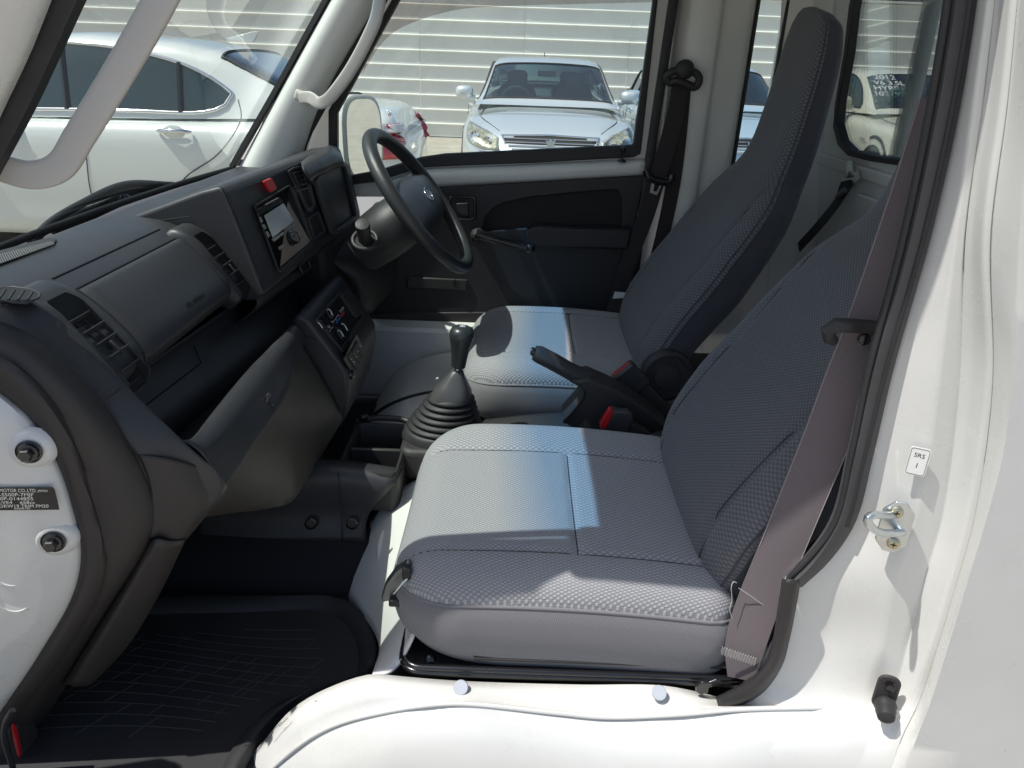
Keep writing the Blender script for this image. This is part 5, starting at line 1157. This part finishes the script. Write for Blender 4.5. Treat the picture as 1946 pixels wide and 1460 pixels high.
def sedan(name, loc, rot, label, pt, L_=4.86, W_=.925, dz=0.0, chrome=False, dlo=None, rdoor=None):
    s = L_/4.86
    B = [(0, .60, .38, .62, .72), (.03*s, .72, .30, .78, .93), (.12*s, .80, .24, .86, 1.02), (.35*s, .85, .20, .89, 1.045), (.75*s, .885, .19, .90, 1.03), (1.5*s, .90, .18, .90, .96), (2.4*s, .90, .18, .89, .93), (3.3*s, .895, .18, .86, .945), (3.6*s, .885, .18, .83, .90), (4.1*s, .875, .19, .82, .885), (4.45*s, .85, .20, .76, .815), (4.68*s, .79, .22, .70, .75), (4.80*s, .70, .25, .62, .68), (4.86*s, .55, .32, .53, .58)]
    B = [(x, w*W_/.90, zu, zs+dz, zt+dz) for x, w, zu, zs, zt in B]
    G = [(.42*s, 1.035, .74, .68, .99), (.60*s, 1.10, .765, .67, .97), (1.15*s, 1.36, .785, .625, .95), (1.45*s, 1.415, .79, .62, .94), (2.0*s, 1.445, .795, .62, .93), (2.45*s, 1.42, .795, .62, .92), (2.68*s, 1.365, .79, .625, .92), (3.05*s, 1.17, .785, .68, .925), (3.42*s, .965, .79, .745, .935), (3.5*s, .93, .78, .74, .93)]
    G = [(x, z+dz, wb*W_/.90, wr*W_/.90, zb+dz) for x, z, wb, wr, zb in G]
    D = [dict(top=[(.70*s, 1.13+dz), (.86*s, 1.21+dz), (1.10*s, 1.285+dz), (1.5*s, 1.345+dz), (1.95*s, 1.365+dz), (2.4*s, 1.335+dz), (2.72*s, 1.22+dz), (3.02*s, 1.02+dz)], bot=[(.70*s, 1.115+dz), (.80*s, 1.05+dz), (.92*s, 1.015+dz), (1.5*s, 1.0+dz), (1.95*s, .995+dz), (2.4*s, .985+dz), (2.75*s, .98+dz), (3.03*s, .975+dz)], bars=(1.28*s, 1.98*s), chrome=chrome, r=.012 if chrome else .009)]
    if dlo: D = dlo
    r = make_car(name, loc, rot, label, pt, B, G, D, (2.70*s, 3.36*s), (.55*s, 1.12*s), (.98*s, 3.86*s))
    cabin(r, .55*s, 3.3*s, .95+dz, .72)
    for sd in (-1, 1): mirror(r, 2.93*s, sd*.86*W_/.90, 1.03+dz, pt, sd)
    for sd in (-1, 1):
        for x in ((1.44, 2.55) if rdoor else (1.30*s, 2.32*s)):
            if chrome: lathe('handle_cup', [(.075, 0), (.06, .003), (.02, .004), (.001, .004)], V(x, sd*(W_*.994), .86+dz), (0, sd, 0), pt, r, 24, .55, local=True)
            h = tube('door_handle', [V(x-.11, sd*(W_-.012), .862+dz), V(x-.08, sd*(W_+.012), .866+dz), V(x, sd*(W_+.022), .868+dz), V(x+.08, sd*(W_+.012), .866+dz), V(x+.11, sd*(W_-.012), .862+dz)], [.008, .014, .016, .014, .008], CHROME if chrome else pt, r, 10, local=True, n=None)
        if rdoor: tubes('door_gap', [(cr_spline([V(x, sd*(W_*k+.002), z) for x, z, k in rdoor], 24), .004)], VOID, r, 6, True)
        for x in ((1.98*s, 3.02*s) if rdoor else (.98*s+.30, 1.98*s, 3.02*s)):
            tubes('door_gap', [(cr_spline([V(x-(.16 if x < 1.5 else 0), sd*(W_*.985+.001), .90+dz), V(x-.02, sd*(W_+.0015), .72+dz), V(x+.0, sd*(W_+.0015), .50+dz), V(x, sd*(W_*.985), .32)], 12), .003)], VOID, r, 6, True)
    return r
# white sedan crossing behind the truck, its tail to the right
WD = [dict(top=[(1.10, 1.13), (1.20, 1.20), (1.42, 1.295), (1.75, 1.365), (2.15, 1.395), (2.6, 1.36), (2.95, 1.22), (3.2, 1.04)], bot=[(1.10, 1.12), (1.14, 1.06), (1.26, 1.015), (1.75, 1.005), (2.15, 1.0), (2.6, .99), (2.95, .985), (3.2, .98)], bars=(1.48, 2.22), chrome=True, r=.013)]
ws_ = sedan('parked_car', (-.80, 4.36, 0), math.pi, 'pearl white sedan seen side-on through the windscreen, chrome trimmed windows and red tail lamps', PW, 5.05, .935, .035, True, WD, [(1.03, 1.10, .90), (1.00, 1.0, .965), (1.05, .90, .99), (1.18, .76, 1.0), (1.42, .60, 1.0), (1.55, .40, .985)])
def patch(name, root, cols, d, mat_, par=None, off=.006, n=8, m=8, thick=.006):
    """sheet laid on the body: each column is a list of (y, z); rays along d find the skin"""
    h = root_hits[root.name]; d = Vector(d).normalized(); gridp = []
    for c in cols:
        q = []
        for y, z in c:
            o = V(2.4, y, z)-d*4; p = h(o, d); q.append((p if p is not None else (q[-1] if q else V(0, y, z)))-d*off)
        gridp.append(q)
    rs = [cr_spline(c, m) for c in gridp]; cols2 = [cr_spline([r[j] for r in rs], n*2) for j in range(m)]
    o = grid(name, [[cols2[j][i] for j in range(m)] for i in range(n*2)], mat_, par or root, local=True)
    if thick: solid(o, thick, 0)
    return o
CLEAR = mat('clear_lens', (.62, .55, .55), .12, coat=1)
def wrap(name, root, sd, xs, ys, zs, mat_, par, off):
    """lamp that wraps round the rear corner: columns found from the side, then from behind"""
    h = root_hits[root.name]; cols = []
    for x in xs: cols.append([(h(V(x, sd*3, z), V(0, -sd, 0)) or V(x, sd*.8, z))+V(0, sd*off, 0) for z in zs])
    for y in ys: cols.append([(h(V(-2, sd*y, z), V(1, 0, 0)) or V(.1, sd*y, z))-V(off, 0, 0) for z in zs])
    rs = [cr_spline(c, 8) for c in cols]; c2 = [cr_spline([r[j] for r in rs], 26) for j in range(8)]
    o = grid(name, [[c2[j][i] for j in range(8)] for i in range(26)], mat_, par or root, local=True); solid(o, .008, 0); return o
for sd in (-1, 1):
    tl = wrap('tail_lamp', ws_, sd, (.38, .30, .24, .18, .13, .09), (.68, .58, .46), (.965, .90, .83, .755), REDLENS, None, .034)
    wrap('clear_lens', ws_, sd, (.37, .30, .24, .18, .13, .09), (.68, .58, .47), (.965, .94, .915), CLEAR, tl, .043)
patch('number_plate', ws_, [[(y, z) for z in (.93, .86, .80)] for y in (-.17, 0, .17)], (1, 0, 0), PAPER, None, .010)
tubes('boot_gap', [(cr_spline([p-V(.004, 0, 0) for p in [root_hits[ws_.name](V(-2, y, z), V(1, 0, 0)) for y, z in ((-.70, 1.02), (-.66, .95), (-.64, .85), (-.60, .75))] if p], 14), .004)], VOID, ws_, 6, True)
tubes('boot_gap', [(cr_spline([p-V(.004, 0, 0) for p in [root_hits[ws_.name](V(-2, y, z), V(1, 0, 0)) for y, z in ((.70, 1.02), (.66, .95), (.64, .85), (.60, .75))] if p], 14), .004)], VOID, ws_, 6, True)
ar = prism('shark_fin_aerial', [V(1.18, -.012, 1.445), V(1.38, -.012, 1.462), V(1.16, -.006, 1.52), V(1.13, -.006, 1.515)], (0, .024, 0), PW, ws_, .004, local=True)
bp0 = root_hits[ws_.name](V(-2, -.42, 1.02), V(1, 0, 0)); text('badge', 'Lexus', .06, V(bp0.x-.008, .62, 1.015), (0, -1, 0), (.25, 0, 1), CHROME, ws_, .002, local=True)
# silver sedan facing us
SX, SY = .285, 5.75
sv = sedan('parked_car', (SX, SY+4.86, 0), -math.pi/2, 'silver sedan facing the truck before the fence, hazy headlamps and slatted chrome grille', PS)
REG[14] = (860, 80, 4.865)
def front_face(root, L_=4.86):
    """lamps, grille and bonnet gaps laid on the nose of a sedan"""
    h = root_hits[root.name]; D_ = (-1, 0, 0)
    def q(y, z, off=.006):
        p = h(V(L_+2, y, z), V(-1, 0, 0)); return (p if p is not None else V(L_-.4, y, z))+V(off, 0, 0)
    for s in (1, -1):
        C_ = [[(s*.50, .70), (s*.50, .66), (s*.49, .60)], [(s*.60, .745), (s*.60, .67), (s*.60, .595)], [(s*.70, .775), (s*.70, .69), (s*.70, .61)], [(s*.78, .80), (s*.79, .72), (s*.785, .64)], [(s*.825, .805), (s*.83, .74), (s*.825, .68)]]
        back = patch('headlamp', root, C_, D_, LAMPIN, None, .004)
        for (y, z, r) in ((.74, .705, .05), (.61, .665, .042)):
            lathe('lamp_bowl', [(r, 0), (r*1.05, .012), (r*.8, .010), (r*.3, -.005), (.002, -.006)], q(s*y, z, .008), (1, s*.5, .35), CHROME, back, 24, local=True)
        patch('lamp_lens', root, C_, D_, LAMP, back, .030, thick=0)
    gr = patch('grille', root, [[(x, .735-.02*abs(x)), (x*.93, .66), (x*.75, .575)] for x in (-.47, -.25, 0, .25, .47)], D_, VOID, None, .003)
    for k, (z, hw) in enumerate(((.735, .475), (.703, .455), (.673, .435), (.643, .405), (.613, .37), (.583, .34))):
        tubes('grille_bar', [(cr_spline([q(x, z-(.012 if k == 0 else 0)*abs(x)/hw, .012) for x in (-hw, -hw*.5, 0, hw*.5, hw)], 14), .011 if k == 0 else .0065)], CHROME, gr, 8, True)
    for s in (1, -1): tubes('grille_edge', [(cr_spline([q(s*.475, .725, .012), q(s*.43, .655, .012), q(s*.34, .578, .012)], 10), .010)], CHROME, gr, 8, True)
    c0 = q(0, .65, .020)
    prism('grille_badge', [V(c0.x, y, z) for y, z in ((-.035, .67), (-.05, .71), (-.02, .695), (0, .72), (.02, .695), (.05, .71), (.035, .67), (.03, .60), (-.03, .60))], V(.008, 0, 0), mat('badge_blue_chrome', (.5, .62, .68), .2, metal=.8), gr, .002, local=True)
    for s in (1, -1):
        pts = []
        for x, y in ((3.42, .70), (3.8, .72), (4.15, .70), (4.42, .60), (4.62, .50)):
            p = h(V(x, s*y, 3), V(0, 0, -1)); pts.append(p+V(0, 0, .001))
        tubes('bonnet_gap', [(cr_spline(pts, 20), .004)], VOID, root, 6, True)
front_face(sv)
boxes('dash_paper', [((2.98, -.30, .995), (.10, .34, .004)), ], PAPER, sv, local=True); boxes('dash_paper', [((3.0, .10, .995), (.10, .26, .004))], PAPER, sv, local=True)
tubes('roof_aerial', [([V(1.15, 0, 1.40), V(1.05, 0, 1.50)], .006)], VOID, sv, 6, True)
bl = sedan('parked_car', (2.35, 6.2+4.86, 0), -math.pi/2, 'pale blue sedan half hidden beyond the driver seat, next to the silver sedan', PB)
front_face(bl)
# cream car in the rear window
cr_ = sedan('parked_car', (4.98, 6.35+4.80, 0), -math.pi/2, 'cream white car in the rear window with hand-painted numbers on its windscreen', PC, 4.80, .91, .02)
front_face(cr_, 4.80)
for k, (ln, sz) in enumerate((('2012', .135), ('V6 3.5L', .125), ('HYBRID', .135), ('103797k', .13))):
    f = .20+.150*k; p = V(2.64+.66*f, -.58-.03*k, 1.385-.405*f+.022)
    text('painted_price_text', ln, sz, p, (0, 1, 0), (-.85, 0, .52), WHITEMARK, cr_, .001, local=True)
text('hybrid_badge', 'HYBRID', .05, V(3.45, -.918, .66), (1, 0, 0), (0, 0, 1), CHROME, cr_, .002, local=True)
# building and tree beyond the fence
bd = empty('building', (12, 24, 0)); tag(bd, 'grey building with orange end panels showing over the fence top', 'building')
box('wall', (12.5, 24.5, 2.6), (9.0, 4, 5.2), mat('dark_cladding', (.10, .11, .12), .6, var=.1), bd, None, .02)
for x in (8.3, 14.2): box('orange_panel', (x, 22.42, 3.2), (.9, .12, 3.2), mat('orange_paint', (.55, .20, .02), .5), bd, None, .02)
for x in (10.0, 12.2): box('window', (x, 22.45, 3.6), (1.2, .08, 1.2), GLASS_C, bd, None, .01)
tubes('cable', [([V(7.6, 22.3, 3.1), V(9.5, 22.3, 3.25), V(12, 22.3, 3.3)], .02)], VOID, bd)
tr_ = empty('tree', (6.6, 22.5, 0)); tag(tr_, 'dark green tree whose crown just shows above the fence', 'tree')
tube('trunk', [V(6.6, 22.5, 0), V(6.65, 22.5, 1.6), V(6.55, 22.5, 3.0)], [.16, .13, .07], mat('bark', (.12, .09, .06), .9), tr_, 10)
rv, rf = [], []; rnd = random.Random(5)
for k in range(1500):
    a, b, r_ = rnd.uniform(0, 6.283), rnd.uniform(-1, 1), rnd.random()**.4
    c = V(6.6+1.2*r_*math.cos(a)*math.sqrt(1-b*b), 22.5+1.2*r_*math.sin(a)*math.sqrt(1-b*b), 3.2+.9*r_*b)
    u = V(rnd.gauss(0, 1), rnd.gauss(0, 1), rnd.gauss(0, 1)).normalized(); w = u.orthogonal().normalized(); n = len(rv)
    rv += [c-u*.09, c+w*.045, c+u*.09, c-w*.045]; rf.append((n, n+1, n+2, n+3))
mesh('crown', rv, rf, mat('leaves', (.05, .09, .03), .6, var=.3, vscale=2), tr_, False)
